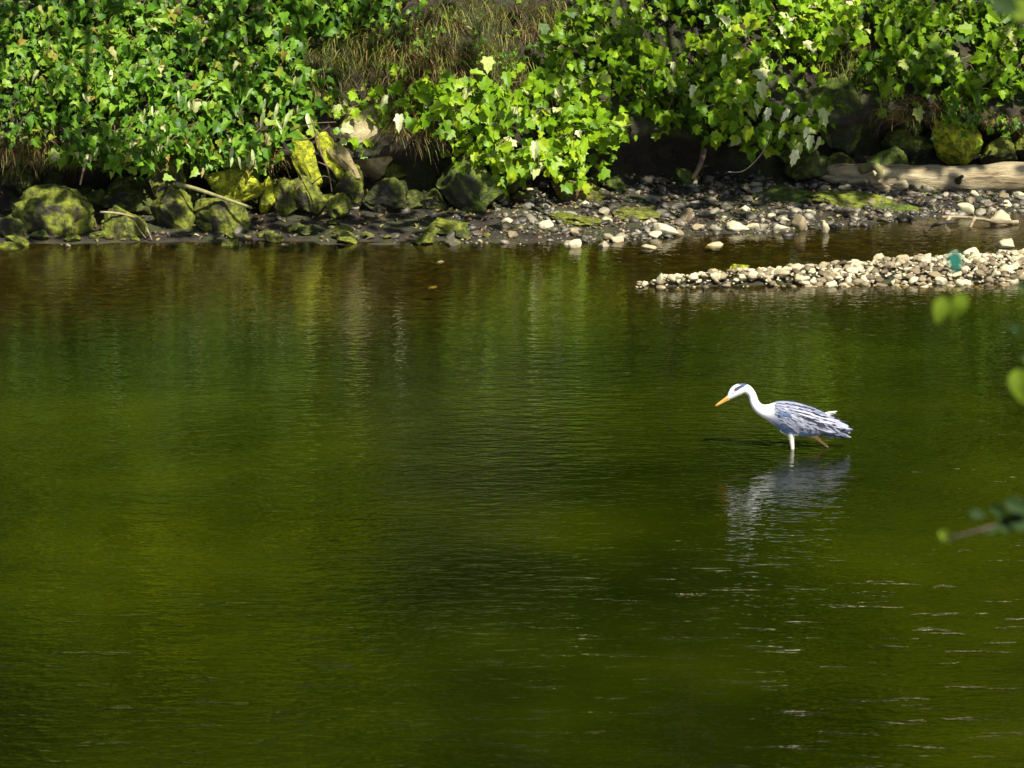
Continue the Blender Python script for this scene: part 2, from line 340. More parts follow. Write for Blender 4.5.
# ------------------------------------------------------------ rocks and stones
import bmesh
def ico(sub):
    bm = bmesh.new(); bmesh.ops.create_icosphere(bm, subdivisions=sub, radius=1)
    v = np.array([q.co[:] for q in bm.verts]); f = [tuple(w.index for w in q.verts) for q in bm.faces]; bm.free(); return v, f
ICO4, ICO3, ICO2 = ico(5), ico(3), ico(2)
def rock_shape(base, seed, planes=9, cut=.62, rough=.06):
    r = np.random.default_rng(seed); v = base[0].copy()
    n = unit(r.normal(size=(planes, 3)))
    for k in range(planes):
        d = r.uniform(cut, cut + .25); q = np.maximum(v @ n[k] - d, 0); v -= np.outer(q, n[k]) * .93
    if rough:
        for i in range(len(v)):
            p = Vector(base[0][i]); s = mn.noise(p * 2.2 + Vector((seed * 1.7, 0, 0))) + .5 * mn.noise(p * 5 + Vector((seed, 3, 0))) + .34 * mn.noise(p * 12) + (.5 * mn.noise(p * 24) if len(v) > 3000 else 0)
            v[i] *= 1 + rough * s * 1.6
    v -= (v.max(0) + v.min(0)) / 2; v /= (v.max(0) - v.min(0)) / 2
    if len(v) > 3000: v = np.sign(v) * np.abs(v) ** .78
    return v
def rot(ax, ay, az): return np.array(Matrix.Rotation(az, 3, 'Z') @ Matrix.Rotation(ay, 3, 'Y') @ Matrix.Rotation(ax, 3, 'X'))
def rock(name, box, Y, label, mat, cat='rock', tilt=0, seed=1, depth=.8, group=None, planes=12, cut=.5, rough=.07, yaw=0):
    """box in the picture gives width and height at depth Y; tilt leans it clockwise"""
    x0, y0, x1, y1 = box; c = P((x0 + x1) / 2, (y0 + y1) / 2, Y); s = mpp(Y)
    w_, h_ = (x1 - x0) * s / 2, (y1 - y0) * s / 2
    v = rock_shape(ICO4, seed, planes, cut, rough) * np.array((w_, depth * max(w_, h_) if depth > 0 else .3, h_))
    v = v @ rot(0, R(tilt), R(yaw)).T
    c[2] -= 0
    base = c.copy(); base[2] = c[2] - h_
    return tag(mesh_obj(name, v + c, ICO4[1], M[mat], None, True, base), label, cat, group)

ROCKS = [
 # box, Y, label, mat, tilt, seed, depth
 ((12,184,98,250), 36.75, 'big rounded mossy boulder at the water edge on the far left', 'rock_mossy', 8, 3, .7),
 ((-20,215,30,250), 36.6, 'low dark rock cut by the left edge of the photo', 'rock_dark', 0, 4, .8),
 ((-4,242,26,256), 36.15, 'small mossy hump in the water before the big left boulder', 'rock_mossy', 0, 5, .9),
 ((100,206,148,252), 36.6, 'dark mossy rock just right of the big left boulder', 'rock_mossy', 10, 6, .8),
 ((62,236,130,250), 36.55, 'low wet rock at the foot of the big left boulder', 'rock_dark', 0, 61, .8),
 ((148,158,188,200), 37.3, 'upright mossy block above the pale stick', 'rock_mossy', 20, 7, .7),
 ((150,186,197,236), 36.9, 'two-faced brown and mossy rock under the pale stick', 'rock_mossy', 14, 8, .7),
 ((104,176,160,222), 37.3, 'dark rock deep in the hollow left of the pale stick', 'rock_dark', 14, 9, .7),
 ((190,196,252,242), 36.85, 'squat mossy rock below the bright yellow-green block', 'rock_mossy', 5, 10, .7),
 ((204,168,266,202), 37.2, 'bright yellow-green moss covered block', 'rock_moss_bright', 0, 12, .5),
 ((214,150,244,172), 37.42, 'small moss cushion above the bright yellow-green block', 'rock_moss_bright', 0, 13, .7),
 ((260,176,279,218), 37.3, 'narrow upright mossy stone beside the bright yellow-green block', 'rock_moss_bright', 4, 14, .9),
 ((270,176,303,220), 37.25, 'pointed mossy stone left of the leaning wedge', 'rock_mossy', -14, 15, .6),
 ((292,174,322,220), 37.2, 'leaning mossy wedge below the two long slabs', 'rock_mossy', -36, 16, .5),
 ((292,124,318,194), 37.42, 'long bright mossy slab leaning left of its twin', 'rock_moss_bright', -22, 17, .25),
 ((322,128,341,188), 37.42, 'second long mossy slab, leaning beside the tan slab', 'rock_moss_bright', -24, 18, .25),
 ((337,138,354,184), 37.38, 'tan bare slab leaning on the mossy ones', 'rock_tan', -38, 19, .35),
 ((334,164,364,204), 37.4, 'green block under the tan slab', 'rock_mossy', 0, 20, .6),
 ((326,192,352,220), 37.1, 'small round mossy stone below the bare roots', 'rock_mossy', 0, 21, .8),
 ((333,94,396,180), 37.75, 'big lichen-spotted boulder half hidden by leaves', 'rock_lichen', 6, 22, .7),
 ((362,178,410,222), 37.35, 'dark shaded rock right of the mossy slabs', 'rock_dark', -10, 23, .7),
 ((436,150,502,220), 37.5, 'tall dark green rock under the central leafy shoots', 'rock_green_dark', 4, 24, .6),
 ((420,218,472,236), 36.75, 'low bright green moss mat at the waterline', 'rock_mossy', 0, 25, .8),
 ((550,176,606,208), 38.1, 'brown rock with a dark hollow under the leaves', 'rock_brown', 3, 26, .6),
 ((506,192,548,204), 38.0, 'flat brown rock at the back of the shore', 'rock_brown', 6, 27, .9),
 ((612,208,662,220), 37.5, 'flat pale olive slab lying among the stones', 'rock_brown', 2, 28, 1.2),
 ((548,214,606,226), 37.2, 'flat mossy slab lying in the dark mud', 'rock_mossy', 2, 29, 1.0),
 ((812,76,868,162), 39.3, 'tall dark green boulder leaning in the hollow', 'rock_green_dark', -16, 30, .6),
 ((846,60,882,100), 39.6, 'mossy stone high in the dark hollow', 'rock_green_dark', 0, 31, .8),
 ((782,150,826,182), 38.9, 'dark rock left of the fallen log', 'rock_dark', 0, 32, .8),
 ((880,128,944,168), 39.5, 'dark rock behind the middle of the fallen log', 'rock_green_dark', 8, 33, .7),
 ((926,118,984,166), 39.3, 'bright yellow mossy boulder behind the log', 'rock_moss_bright', 22, 34, .7),
 ((980,136,1018,166), 39.3, 'rounded mossy rock beside the bright yellow boulder', 'rock_mossy', 0, 35, .8),
 ((1012,122,1050,164), 39.4, 'ochre mossy rock at the right edge above the log', 'rock_mossy', 0, 36, .8),
 ((748,190,850,228), 38.2, 'left end of the mossy ledge in front of the fallen log', 'rock_green_dark', 8, 37, .5),
 ((800,192,905,226), 38.1, 'mossy middle of the ledge in front of the fallen log', 'rock_mossy', 9, 137, .35),
 ((858,204,944,226), 38.0, 'right tip of the mossy ledge reaching the still water', 'rock_green_dark', 8, 237, .35),
 ((690,200,720,214), 38.6, 'dark green stone at the back of the stony shore', 'rock_green_dark', 0, 38, .9),
]
for i, (bx_, Y, lab, mt, tl, sd_, dp) in enumerate(ROCKS):
    kw_ = dict(planes=4, cut=.8, rough=.1) if i == 0 else {}
    nm = {'rock_moss_bright': 'mossy_rock', 'rock_mossy': 'mossy_rock', 'rock_green_dark': 'mossy_rock', 'rock_dark': 'dark_rock', 'rock_lichen': 'lichened_boulder', 'rock_tan': 'stone_slab', 'rock_brown': 'brown_rock'}[mt]
    rock(nm, bx_, Y, lab, mt, 'rock', tl, sd_, dp, **kw_)

rf = random.Random(5)
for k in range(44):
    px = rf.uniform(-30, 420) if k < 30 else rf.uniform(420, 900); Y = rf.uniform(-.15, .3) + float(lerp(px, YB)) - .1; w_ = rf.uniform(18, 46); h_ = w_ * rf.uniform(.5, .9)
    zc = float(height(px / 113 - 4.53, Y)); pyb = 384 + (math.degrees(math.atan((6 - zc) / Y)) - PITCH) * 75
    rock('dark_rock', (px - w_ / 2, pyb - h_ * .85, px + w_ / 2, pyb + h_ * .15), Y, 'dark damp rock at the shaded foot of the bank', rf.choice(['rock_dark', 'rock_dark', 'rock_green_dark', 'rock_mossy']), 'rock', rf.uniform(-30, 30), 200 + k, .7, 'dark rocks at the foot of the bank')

for k in range(36):
    px = rf.uniform(-30, 520); yw0 = float(lerp(px, YW)); Y = yw0 + rf.uniform(-.15, .75); w_ = rf.uniform(9, 26); h_ = w_ * rf.uniform(.35, .6)
    zc = max(-.02, float(height(px / 113 - 4.53, Y))); pyb = 384 + (math.degrees(math.atan((6 - zc) / Y)) - PITCH) * 75
    rock('mossy_stone', (px - w_ / 2, pyb - h_ * .8, px + w_ / 2, pyb + h_ * .2), Y, 'small mossy or muddy stone lying on the wet mud at the left shore', rf.choice(['rock_dark', 'rock_brown', 'rock_mossy', 'rock_mossy']), 'stone', rf.uniform(-15, 15), 300 + k, .8, 'small stones on the wet mud')

# stone meshes shared by individuals
SHAPES = [rock_shape(ICO3, 100 + k, 12, .48, .08) for k in range(14)]
SM = {}
for key in ('pebble', 'shore'):
    SM[key] = []
    for k, s in enumerate(SHAPES):
        me = bpy.data.meshes.new('stone'); me.from_pydata(s.tolist(), [], ICO3[1]); me.polygons.foreach_set('use_smooth', [True] * len(me.polygons)); me.materials.append(M[key]); me.update(); SM[key].append(me)
def stone_at(name, x, y, dims, key, label, group=None, seed=None, sink=.25, z=None):
    r = random.Random(seed if seed is not None else int(abs(x * 7919 + y * 104729)))
    o = bpy.data.objects.new(name, r.choice(SM[key])); COL.objects.link(o)
    zz = float(height(x, y)) if z is None else z
    o.location = (x, y, zz + dims[2] * (1 - 2 * sink)); o.scale = dims; o.rotation_euler = (r.uniform(-.25, .25), r.uniform(-.25, .25), r.uniform(0, 6.28))
    return tag(o, label, 'stone', group)
SOLO = [ # centre px, py, width px, height px, label
 (799,224,17,17,'pebble','round pale boulder with its left neighbour leaf-shaped stone in still water'),
 (825,227,9,17,'pebble','small upright pale stone right of the round one in still water'),
 (782,229,17,9,'pebble','flat yellowish stone touching the still water beside the round boulder'),
 (1000,217,22,20,'pebble','round stone at the end of the floating stick'),
 (1005,242,24,15,'pebble','big smooth stone on the back edge of the gravel bar'),
 (972,250,22,10,'pebble','tilted flat stone lying behind the gravel bar'),
 (955,251,11,10,'pebble','pale egg-shaped stone behind the gravel bar by the tilted one'),
 (904,256,15,9,'pebble','pale oval stone on the back of the gravel bar in its middle'),
 (856,260,12,8,'pebble','pale stone standing off the back edge of the gravel bar'),
 (967,210,18,12,'pebble','pale stone by the near end of the floating stick'),
 (575,243,15,13,'pebble','pale triangular stone standing in the shallows'),
 (650,245,20,8,'pebble','flat pale stone lying in the shallows'),
 (714,243,18,8,'pebble','low pale stone alone in the shallows right of the flat one'),
 (603,243,11,11,'shore','greenish stone standing in the shallows'),
 (660,283,9,13,'pebble','upright pale stone at the left tip of the gravel bar'),
 (664,231,26,15,'pebble','chunky pale block at the front of the stony shore'),
 (735,228,26,10,'pebble','long pale stone at the front right of the stony shore'),
 (686,221,17,13,'pebble','pale pointed stone in the middle of the stony shore'),
 (285,243,9,5,'pebble','little curved pale stone in the water below the left bank'),
 (440,260,12,5,'pebble','small ochre stone showing above the shallow water'),
 (432,284,9,4,'pebble','tiny orange stone showing above the shallow water'),
 (68,245,7,5,'pebble','small pinkish stone under the big left boulder'),
 (424,240,6,5,'pebble','left one of the tiny white stones before the moss mat'),
 (480,242,6,5,'pebble','single tiny white stone right of the moss mat'),
 (880,262,17,14,'pebble','larger blocky stone on the left half of the gravel bar'),
 (758,270,15,12,'pebble','blocky stone beside the moss patch on the gravel bar'),
]
for (px, py, wd, ht, key, lab) in SOLO:
    c = PZ(px, py + ht * .3, .0); s = mpp(c[1]); 
    z0 = max(float(height(c[0], c[1])), -.03)
    stone_at('stone', c[0], c[1], (wd * s / 2, wd * s / 2 * .8, ht * s / 2 * 1.05), key, lab, sink=.2, z=z0)
o = rock('moss_patch', (728,264,750,276), 34.95, 'small bright moss patch on the left half of the gravel bar', 'rock_moss_bright', 'moss', 0, 71, .8)

def scatter(n, xr, yr, accept, smin, smax, power):
    out = []
    while len(out) < n:
        x = rng.uniform(*xr); y = rng.uniform(*yr)
        if not accept(x, y): continue
        s = smin + (smax - smin) * rng.random() ** power
        out.append((x, y, s))
    return out
def bar_ok(x, y):
    z = height(x, y); return z > -.035 + .06 * rng.random() * (x < 2.2) and y < 36.3 and x > .9
def shore_ok(x, y):
    px = 512 + x * 113; z = height(x, y)
    return -.012 < z < .22 and y > 36.0 and rng.random() < np.interp(px, [-200, 380, 480, 600, 900, 1300], [.03, .05, .3, 1, 1, 1]) * (.35 + .9 * float(vnoise(x, y, .25, 9) > .45))
bar = scatter(4200, (1.0, 5.8), (33.6, 36.3), bar_ok, .012, .055, 4.5)
shore = scatter(3800, (-4.6, 5.5), (36.0, 39.4), shore_ok, .011, .065, 6.0)
bar.sort(key=lambda t: -t[2]); shore.sort(key=lambda t: -t[2])
for (x, y, s) in bar[:150]:
    stone_at('stone', x, y, (s, s * .85, s * .62), 'pebble', 'pale rounded stone among the loose stones of the gravel bar', 'stones on the gravel bar')
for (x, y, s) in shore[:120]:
    stone_at('stone', x, y, (s, s * .85, s * .6), 'pebble' if rng.random() < np.interp(y - lerp(512 + x * 115, YW), [0, .5, 1.1], [.75, .5, .1]) else 'shore', 'grey or cream stone on the stony shore below the leaves', 'stones on the far shore')  # fewer pale, more damp stones to the back: paints the lit front band
def gravel(lst, mat, name, label):
    mb = MB(); b = ICO2
    vv, ff, k = [], [], 0; small = [rock_shape(ICO2, 300 + q, 9, .5, .1) for q in range(8)]; F2 = np.array(ICO2[1])
    for (x, y, s) in lst:
        q = small[int(rng.integers(8))] * np.array((s, s * rng.uniform(.65, 1), s * rng.uniform(.4, .75)))
        q = q @ rot(rng.uniform(-.5, .5), rng.uniform(-.5, .5), rng.uniform(0, 6.28)).T
        vv.append(q + np.array((x, y, float(height(x, y)) + s * .25))); ff.append(F2 + k); k += len(q)
    o = mesh_obj(name, np.concatenate(vv), np.concatenate(ff), M[mat], None, True)
    return tag(o, label, 'gravel', kind='stuff')
gravel(bar[150:], 'pebble_i', 'gravel', 'small pale pebbles filling the gravel bar')
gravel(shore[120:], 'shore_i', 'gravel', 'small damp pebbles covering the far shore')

# ------------------------------------------------------------ foliage
_h = [(0, 0), (.18, -.06), (.36, .04), (.33, .17), (.42, .28), (.54, .46), (.39, .45), (.30, .52), (.28, .66), (.27, .80), (.13, .82), (0, 1.0)]
def leaf_template(half, cent=(0, .36), fold=.25, curl=.22):
    pts = [(x, y) for x, y in half] + [(-x, y) for x, y in half[-2:0:-1]]
    v = [(cent[0], cent[1])] + pts
    v = np.array([(x, y, abs(x) * fold - curl * y * y) for x, y in v])
    n = len(pts); f = [(0, 1 + i, 1 + (i + 1) % n) for i in range(n)]
    return v, np.array(f)
T_MAPLE = leaf_template(_h)
T_OVAL = leaf_template([(0, 0), (.16, .12), (.24, .35), (.2, .6), (.1, .84), (0, 1)], (0, .5), .35, .3)
T_IVY = leaf_template([(0, 0), (.3, -.05), (.42, .15), (.26, .34), (.3, .55), (.12, .7), (0, 1)], (0, .35), .25, .3)
T_QUAD = (np.array([(0, 0, 0), (.38, .45, .08), (0, 1, -.15), (-.38, .45, .08)]), np.array([(0, 1, 2), (0, 2, 3)]))
def leaves(name, pos, nrm, tip, size, mat, parent, tmpl=T_MAPLE, label=None, squash=None):
    n = unit(np.asarray(nrm)); t = np.asarray(tip); t = unit(t - n * (t * n).sum(1, keepdims=True)); s = np.cross(t, n)
    T, Fc = tmpl; K = len(T); sz = np.asarray(size)[:, None, None]
    w_ = (rng.uniform(.75, 1.15, len(pos)) if squash is None else np.asarray(squash))[:, None, None]
    cz = rng.uniform(.3, 2.4, len(pos))[:, None, None]
    V = np.asarray(pos)[:, None, :] + sz * (T[None, :, 0:1] * s[:, None, :] * w_ + T[None, :, 1:2] * t[:, None, :] + T[None, :, 2:3] * n[:, None, :] * cz)
    Fs = Fc[None] + (np.arange(len(pos)) * K)[:, None, None]
    o = mesh_obj(name, V.reshape(-1, 3), Fs.reshape(-1, 3), mat, parent, False)
    if label: o['label'] = label
    return o
OUT = np.array((0.12, -.72, .55))
def bank_Y(px, py):
    """depth where the picture ray meets the ground"""
    d = ray(px, py)
    Ys = np.linspace(35.5, 46, 260); z = CAM_Z + d[2] / d[1] * Ys; x = d[0] / d[1] * Ys
    hit = np.nonzero(height_top(x, Ys) >= z)[0]
    return float(Ys[hit[0]]) if len(hit) else 44.0
def shrub(name, label, root, blobs, mat, size, tmpl=T_MAPLE, cat='shrub', group=None, droop=.5, twigs=True, mat_twig='twig', spread=.16, per=9, jitter=.65, pale=0, backfill=.35, stem=.009):
    """blobs: (px, py, rx, ry, how far out from the bank in m, number of sprays)"""
    ry_ = bank_Y(*root); rt = P(root[0], root[1], ry_); t = empty(name, rt); tag(t, label, cat, group)
    mb = MB(); pos, nr, tp, sz = [], [], [], []
    for (px, py, rx, ry, out, ns) in blobs:
        Yc = bank_Y(px, py)
        for k in range(ns):
            a = rng.uniform(0, 6.28); q = math.sqrt(rng.random())
            x_, y_ = px + rx * q * math.cos(a), py + ry * q * math.sin(a)
            dome = math.sqrt(max(0, 1 - q * q * .85))
            Yb_ = .5 * bank_Y(x_, y_) + .5 * Yc
            end = P(x_, y_, Yb_ - out * dome * rng.uniform(1 - backfill * 2, 1) - .06)
            end[2] = max(end[2], height_top(end[0], end[1]) + .05)
            # spray: short shoot going down/out and bearing leaves
            start = end + np.array((rng.uniform(-.22, .22), rng.uniform(.1, .3), rng.uniform(-.12, .22)))
            mid = (start + end) / 2 + np.array((0, -.03, .05))
            if twigs:
                hub = P(px, py, Yc - .05); 
                if rng.random() < .35: mb.tube(smooth_curve([hub * .5 + rt * .5 if len(blobs) > 1 else rt, hub, start], 10), np.linspace(stem, stem * .4, 11)[:len(smooth_curve([hub, hub, start], 10))], 5)
                mb.tube([start, mid, end], [stem * .5, stem * .4, stem * .25], 4)
            for j in range(per):
                u = rng.uniform(.2, 1); c = start * (1 - u) + end * u + rng.normal(0, spread * .45, 3)
                side = rng.normal(0, 1, 3); side[1] -= .3
                pos.append(c); nr.append(OUT + SDN * .35 + rng.normal(0, jitter, 3) * .85)
                tp.append(unit(side) * .8 + np.array((0, -.25, -droop))); sz.append(size * rng.choice([rng.uniform(.4, .8), rng.uniform(.75, 1.25)]))
    if tmpl is T_MAPLE: sz = [q_ * .84 for q_ in sz]
    leaves('foliage', pos, nr, tp, sz, M[mat], t, tmpl)
    if twigs: mb.build('branches', M[mat_twig], t)
    if pale:
        pos, nr, tp, sz = [], [], [], []
        for k in range(pale):
            b = blobs[int(rng.integers(len(blobs)))]; a = rng.uniform(0, 6.28); q = math.sqrt(rng.random())
            x_, y_ = b[0] + b[2] * q * math.cos(a), b[1] + b[3] * q * math.sin(a)
            c = P(x_, y_, bank_Y(x_, y_) - b[4] * .9 - .1)
            pos.append(c); nr.append(OUT + np.array((0, -.5, -.2)) + rng.normal(0, .25, 3)); tp.append(np.array((rng.normal(0, .3), 0, -1))); sz.append(size * rng.uniform(.6, 1.25))
        leaves('wilted_leaves', pos, nr, tp, sz, M['pale'], t, T_OVAL if tmpl is not T_MAPLE else T_MAPLE, 'pale drooping leaves hanging over the green ones', squash=rng.uniform(.35, .7, len(pos)))
    return t

def S(name, label, root, blobs, **kw): return shrub(name, label, root, blobs, **kw)
# left bank tangle
S('bank_shrub', 'leafy tangle over the big left boulder, in the top left corner', (40, 130), [(45,35,70,45,.35,60), (40,95,65,45,.42,60), (70,142,50,14,.5,14)], mat='tangle', size=.10, tmpl=T_IVY, pale=5, per=11, spread=.14)
S('bank_shrub', 'leafy tangle with pale hanging leaves above the dark left hollow', (130, 140), [(130,30,60,40,.35,50), (125,95,60,50,.45,60), (140,148,55,20,.6,32)], mat='tangle', size=.108, tmpl=T_IVY, pale=12, per=11, spread=.14)
S('bank_shrub', 'leafy tangle with drooping pale leaves above the bright yellow-green block', (215, 130), [(205,30,50,40,.35,45), (210,95,48,45,.45,50), (235,148,42,18,.55,20)], mat='tangle', size=.118, tmpl=T_IVY, pale=14, per=11, spread=.15)
S('bank_shrub', 'leafy shrub with long pale leaves above the leaning mossy slabs', (285, 100), [(285,20,50,30,.3,32), (275,80,38,40,.35,26), (300,110,35,20,.3,8)], mat='tangle', size=.13, tmpl=T_IVY, pale=12, per=9, spread=.16)
S('bank_shrub', 'small-leaved shrub at the top edge left of the dry grass', (350, 15), [(355,8,48,20,.3,26)], mat='tangle', size=.10, tmpl=T_IVY, per=10)
S('low_shrub', 'sparse leafy shoots in front of the lichened boulder', (375, 110), [(375,100,35,22,.45,9), (345,130,18,14,.4,3)], mat='sycamore_light', size=.13, per=6, pale=2)
# centre and right sycamore growth
S('sycamore_sapling', 'bright sycamore shoots hanging over the tall dark green rock', (490, 120), [(480,115,60,38,.7,32), (500,155,28,18,.6,8), (450,100,30,25,.6,12)], mat='sycamore_light', size=.145, per=8, spread=.2, droop=.6)
S('sycamore_sapling', 'bright sycamore shoots hanging over the brown rock with a hollow', (580, 110), [(570,105,50,40,.7,32), (540,160,46,20,.65,14), (610,135,28,22,.6,7)], mat='sycamore_light', size=.14, per=8, spread=.2, droop=.6, pale=2)
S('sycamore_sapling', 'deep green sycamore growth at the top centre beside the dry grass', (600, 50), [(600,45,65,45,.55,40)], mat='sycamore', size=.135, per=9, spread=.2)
S('sycamore_sapling', 'sycamore growth over the stony shore, right of centre', (680, 110), [(680,95,55,45,.6,32), (650,60,35,30,.5,12)], mat='sycamore', size=.145, per=8, spread=.2, pale=2)
S('sycamore_sapling', 'sycamore shoots with a few whitish leaves left of the dark hollow', (745, 110), [(748,105,40,38,.6,20), (755,55,50,35,.6,24)], mat='sycamore_light', size=.15, per=8, spread=.2, pale=5)
S('sycamore_sapling', 'drooping pale compound leaves left of the leaning boulder in the hollow', (795, 110), [(800,125,26,26,.8,12)], mat='sycamore_light', size=.14, per=6, pale=9)
S('sycamore_sapling', 'leafy sycamore growth at the top edge above the dark hollow', (810, 20), [(800,20,55,32,.7,40)], mat='sycamore_light', size=.14, per=9, spread=.18)
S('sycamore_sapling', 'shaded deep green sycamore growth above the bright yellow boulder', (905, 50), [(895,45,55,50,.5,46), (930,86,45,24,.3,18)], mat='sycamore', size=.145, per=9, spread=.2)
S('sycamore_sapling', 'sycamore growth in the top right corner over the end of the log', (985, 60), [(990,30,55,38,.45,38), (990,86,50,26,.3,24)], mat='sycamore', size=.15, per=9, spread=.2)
S('ivy_patch', 'low ivy fringe hanging behind the bright yellow boulder', (985, 125), [(985,122,50,10,.3,16)], mat='tangle', size=.07, tmpl=T_IVY, per=8, cat='ivy')

S('sycamore_sapling', 'shaded sycamore leaves at the top edge in the gap right of centre', (705, 5), [(705,4,55,20,.4,30)], mat='sycamore', size=.15, per=9, spread=.2)
S('low_shrub', 'scattered small weeds growing up through the grass at the top', (440, 50), [(430,50,60,40,.15,16), (390,30,30,25,.15,7), (500,70,30,25,.2,8)], mat='tangle', size=.06, tmpl=T_IVY, per=7, spread=.12, stem=.003)
# grass tussocks
def tussock(name, label, c, rx, ry, n, L, mat, group=None, hang=1.0, cat='grass tuft'):
    Yc = bank_Y(*c); base = P(c[0], c[1], Yc); t = tag(empty(name, base), label, cat, group)
    pos_v, fs, k = [], [], 0
    for i in range(n):
        a = rng.uniform(0, 6.28); q = math.sqrt(rng.random()); px, py = c[0] + rx * q * math.cos(a), c[1] + ry * q * math.sin(a)
        b = P(px, py, bank_Y(px, py) + .02); l = L * rng.uniform(.5, 1.2)
        d = np.array((rng.normal(0, .8), -rng.uniform(.1, .9), rng.uniform(.2, 1.2))); d /= np.linalg.norm(d)
        s = np.cross(d, (0, 1, .3)); s = s / (np.linalg.norm(s) + 1e-6) * rng.uniform(.0018, .0045)
        p = b.copy(); seg = 5
        for j in range(seg + 1):
            wd = 1 - (j / seg) ** 2 * .9
            pos_v += [p - s * wd, p + s * wd]
            d = unit(d + np.array((0, -.05, -.34 * hang))); p = p + d * l / seg
        for j in range(seg): fs.append((k + 2 * j, k + 2 * j + 1, k + 2 * j + 3, k + 2 * j + 2))
        k += 2 * (seg + 1)
    mesh_obj('blades', pos_v, fs, M[mat], t, True)
    return t
TU = [('hanging brown grass tuft above the lichened boulder', (400,70), 40, 25, 420, .5, 'dry_grass'),
 ('green and brown grass tuft right of the small-leaved shrub', (380,45), 45, 20, 380, .4, 'grass'),
 ('dry orange-brown grass tuft in the middle of the top slope', (430,35), 35, 22, 380, .4, 'dry_grass'),
 ('hanging tuft of straw grass left of the bright sycamore shoots', (438,75), 25, 25, 360, .55, 'dry_grass'),
 ('bright green grass tuft on the slope above the sycamore shoots', (490,60), 28, 20, 340, .4, 'grass'),
 ('grass tuft at the top edge left of the sunlit earth strip', (470,12), 45, 15, 320, .35, 'grass'),
 ('dry grass tuft at the top edge above the bright green tuft', (520,25), 35, 20, 300, .35, 'dry_grass'),
 ('fine grass tuft right of the bright green tuft', (515,75), 25, 20, 240, .4, 'grass'),
 ('hanging grey grass tuft above the big left boulder', (22,150), 30, 14, 420, .4, 'dry_grass'),
 ('short brown grass fringe over the dark left hollow', (85,160), 40, 8, 340, .22, 'grass'),
 ('short grass fringe above the upright mossy block', (150,158), 35, 7, 220, .2, 'grass'),
 ('fine grass tuft left of the lichened boulder', (320,95), 25, 20, 240, .35, 'grass')]
TU += [('ragged brown root and grass fringe under the leafy tangle by the bright mossy block', (262,158), 26, 8, 260, .25, 'dry_grass'),
 ('ragged grass fringe between the lichened boulder and the tall dark green rock', (415,128), 24, 16, 380, .45, 'dry_grass'),
 ('mossy green grass tuft at the top between two shrubs', (335,55), 30, 22, 360, .35, 'grass'),
 ('green grass tuft under the straw grass', (410,100), 35, 16, 300, .35, 'grass'),
 ('dry grass tuft hanging below the top edge, right of centre', (555,20), 40, 22, 360, .4, 'grass'),
 ('dark grass fringe over the hollow with the leaning boulder', (850,62), 45, 14, 360, .4, 'grass'),
 ('brown root fringe above the fallen log', (905,112), 35, 10, 320, .35, 'dry_grass'),
 ('orange-brown grass fringe above the ochre rock', (1005,122), 25, 8, 220, .2, 'dry_grass')]
for lab, c, rx, ry, n, L, mt in TU: tussock('grass_tuft', lab, c, rx, ry, n, L, mt)
# a low carpet of small weeds over the whole slope
pos, nr, tp, sz = [], [], [], []
for i in range(9000):
    x = rng.uniform(-9, 9); y = rng.uniform(37.6, 46); px = 512 + x * 110
    if y < np.interp(px, [t[0] for t in YB], [t[1] for t in YB]) + .35: continue
    z = height_top(x, y); pos.append((x, y, z + rng.uniform(0, .06))); nr.append((rng.normal(0, .4), -.5 + rng.normal(0, .4), .8)); tp.append(rng.normal(0, 1, 3)); sz.append(rng.uniform(.03, .09))
g = leaves('ground_cover', pos, nr, tp, sz, M['tangle'], None, T_QUAD); tag(g, 'low weeds and moss covering the bank slope', 'ground cover', kind='stuff')

M['litter'] = leaf_mat('dead_leaf', [(0, (.02, .012, .006)), (.4, (.07, .04, .015)), (.75, (.16, .10, .035)), (.9, (.10, .12, .02)), (1, (.30, .22, .09))], trans=.1, rough=.7)
pos, nr, tp, sz = [], [], [], []
while len(pos) < 3200:
    x = rng.uniform(-5.5, 5.5); y = rng.uniform(36.2, 39.6); z = float(height(x, y))
    if z < .01 or z > .7: continue
    pos.append((x, y, z + .012)); nr.append((rng.normal(0, .3), rng.normal(0, .3) - .15, 1)); tp.append((rng.normal(), rng.normal(), 0)); sz.append(rng.uniform(.02, .085))
tag(leaves('leaf_litter', pos, nr, tp, sz, M['litter'], None, T_OVAL), 'dead leaves and bits of bark strewn over the muddy shore', 'leaf litter', kind='stuff')

# ------------------------------------------------------------ fallen log, sticks, roots
lg = empty('fallen_log', P(900, 185, 38.9)); tag(lg, 'bleached fallen tree trunk lying on the shore at the right', 'log')
mb = MB()
pts = smooth_curve([P(826, 171, 39.0), P(850, 175, 38.95), P(900, 179, 38.9), P(960, 180, 38.85), P(1024, 177, 38.8), P(1150, 170, 38.7)], 40)
rad = np.interp(np.linspace(0, 1, len(pts)), [0, .08, .25, .6, 1], [.045, .085, .12, .135, .15]) * (1 + .05 * np.sin(np.arange(len(pts)) * 1.3)); mb.tube(pts, rad, 20)
v_ = mb.v[0]; 
for i in range(len(v_)):
    p_ = Vector(v_[i]); c_ = pts[i // 20]; v_[i] = c_ + (v_[i] - c_) * (1 + .13 * mn.noise(Vector((p_.x * 1.5, p_.y * 7, p_.z * 7))))
mb.build('trunk', M['deadwood'], lg)
mb = MB(); mb.tube(smooth_curve([P(862, 170, 38.85), P(874, 166, 38.75), P(880, 174, 38.65), P(868, 186, 38.6)], 14), np.linspace(.05, .02, 13), 8); mb.build('branch_stub', M['stub'], lg)
mb = MB(); mb.tube(smooth_curve([P(905, 184, 38.7), P(890, 190, 38.6), P(878, 186, 38.55), P(870, 180, 38.6)], 14), np.linspace(.05, .03, 13), 8); mb.build('branch_stub', M['deadwood'], lg)
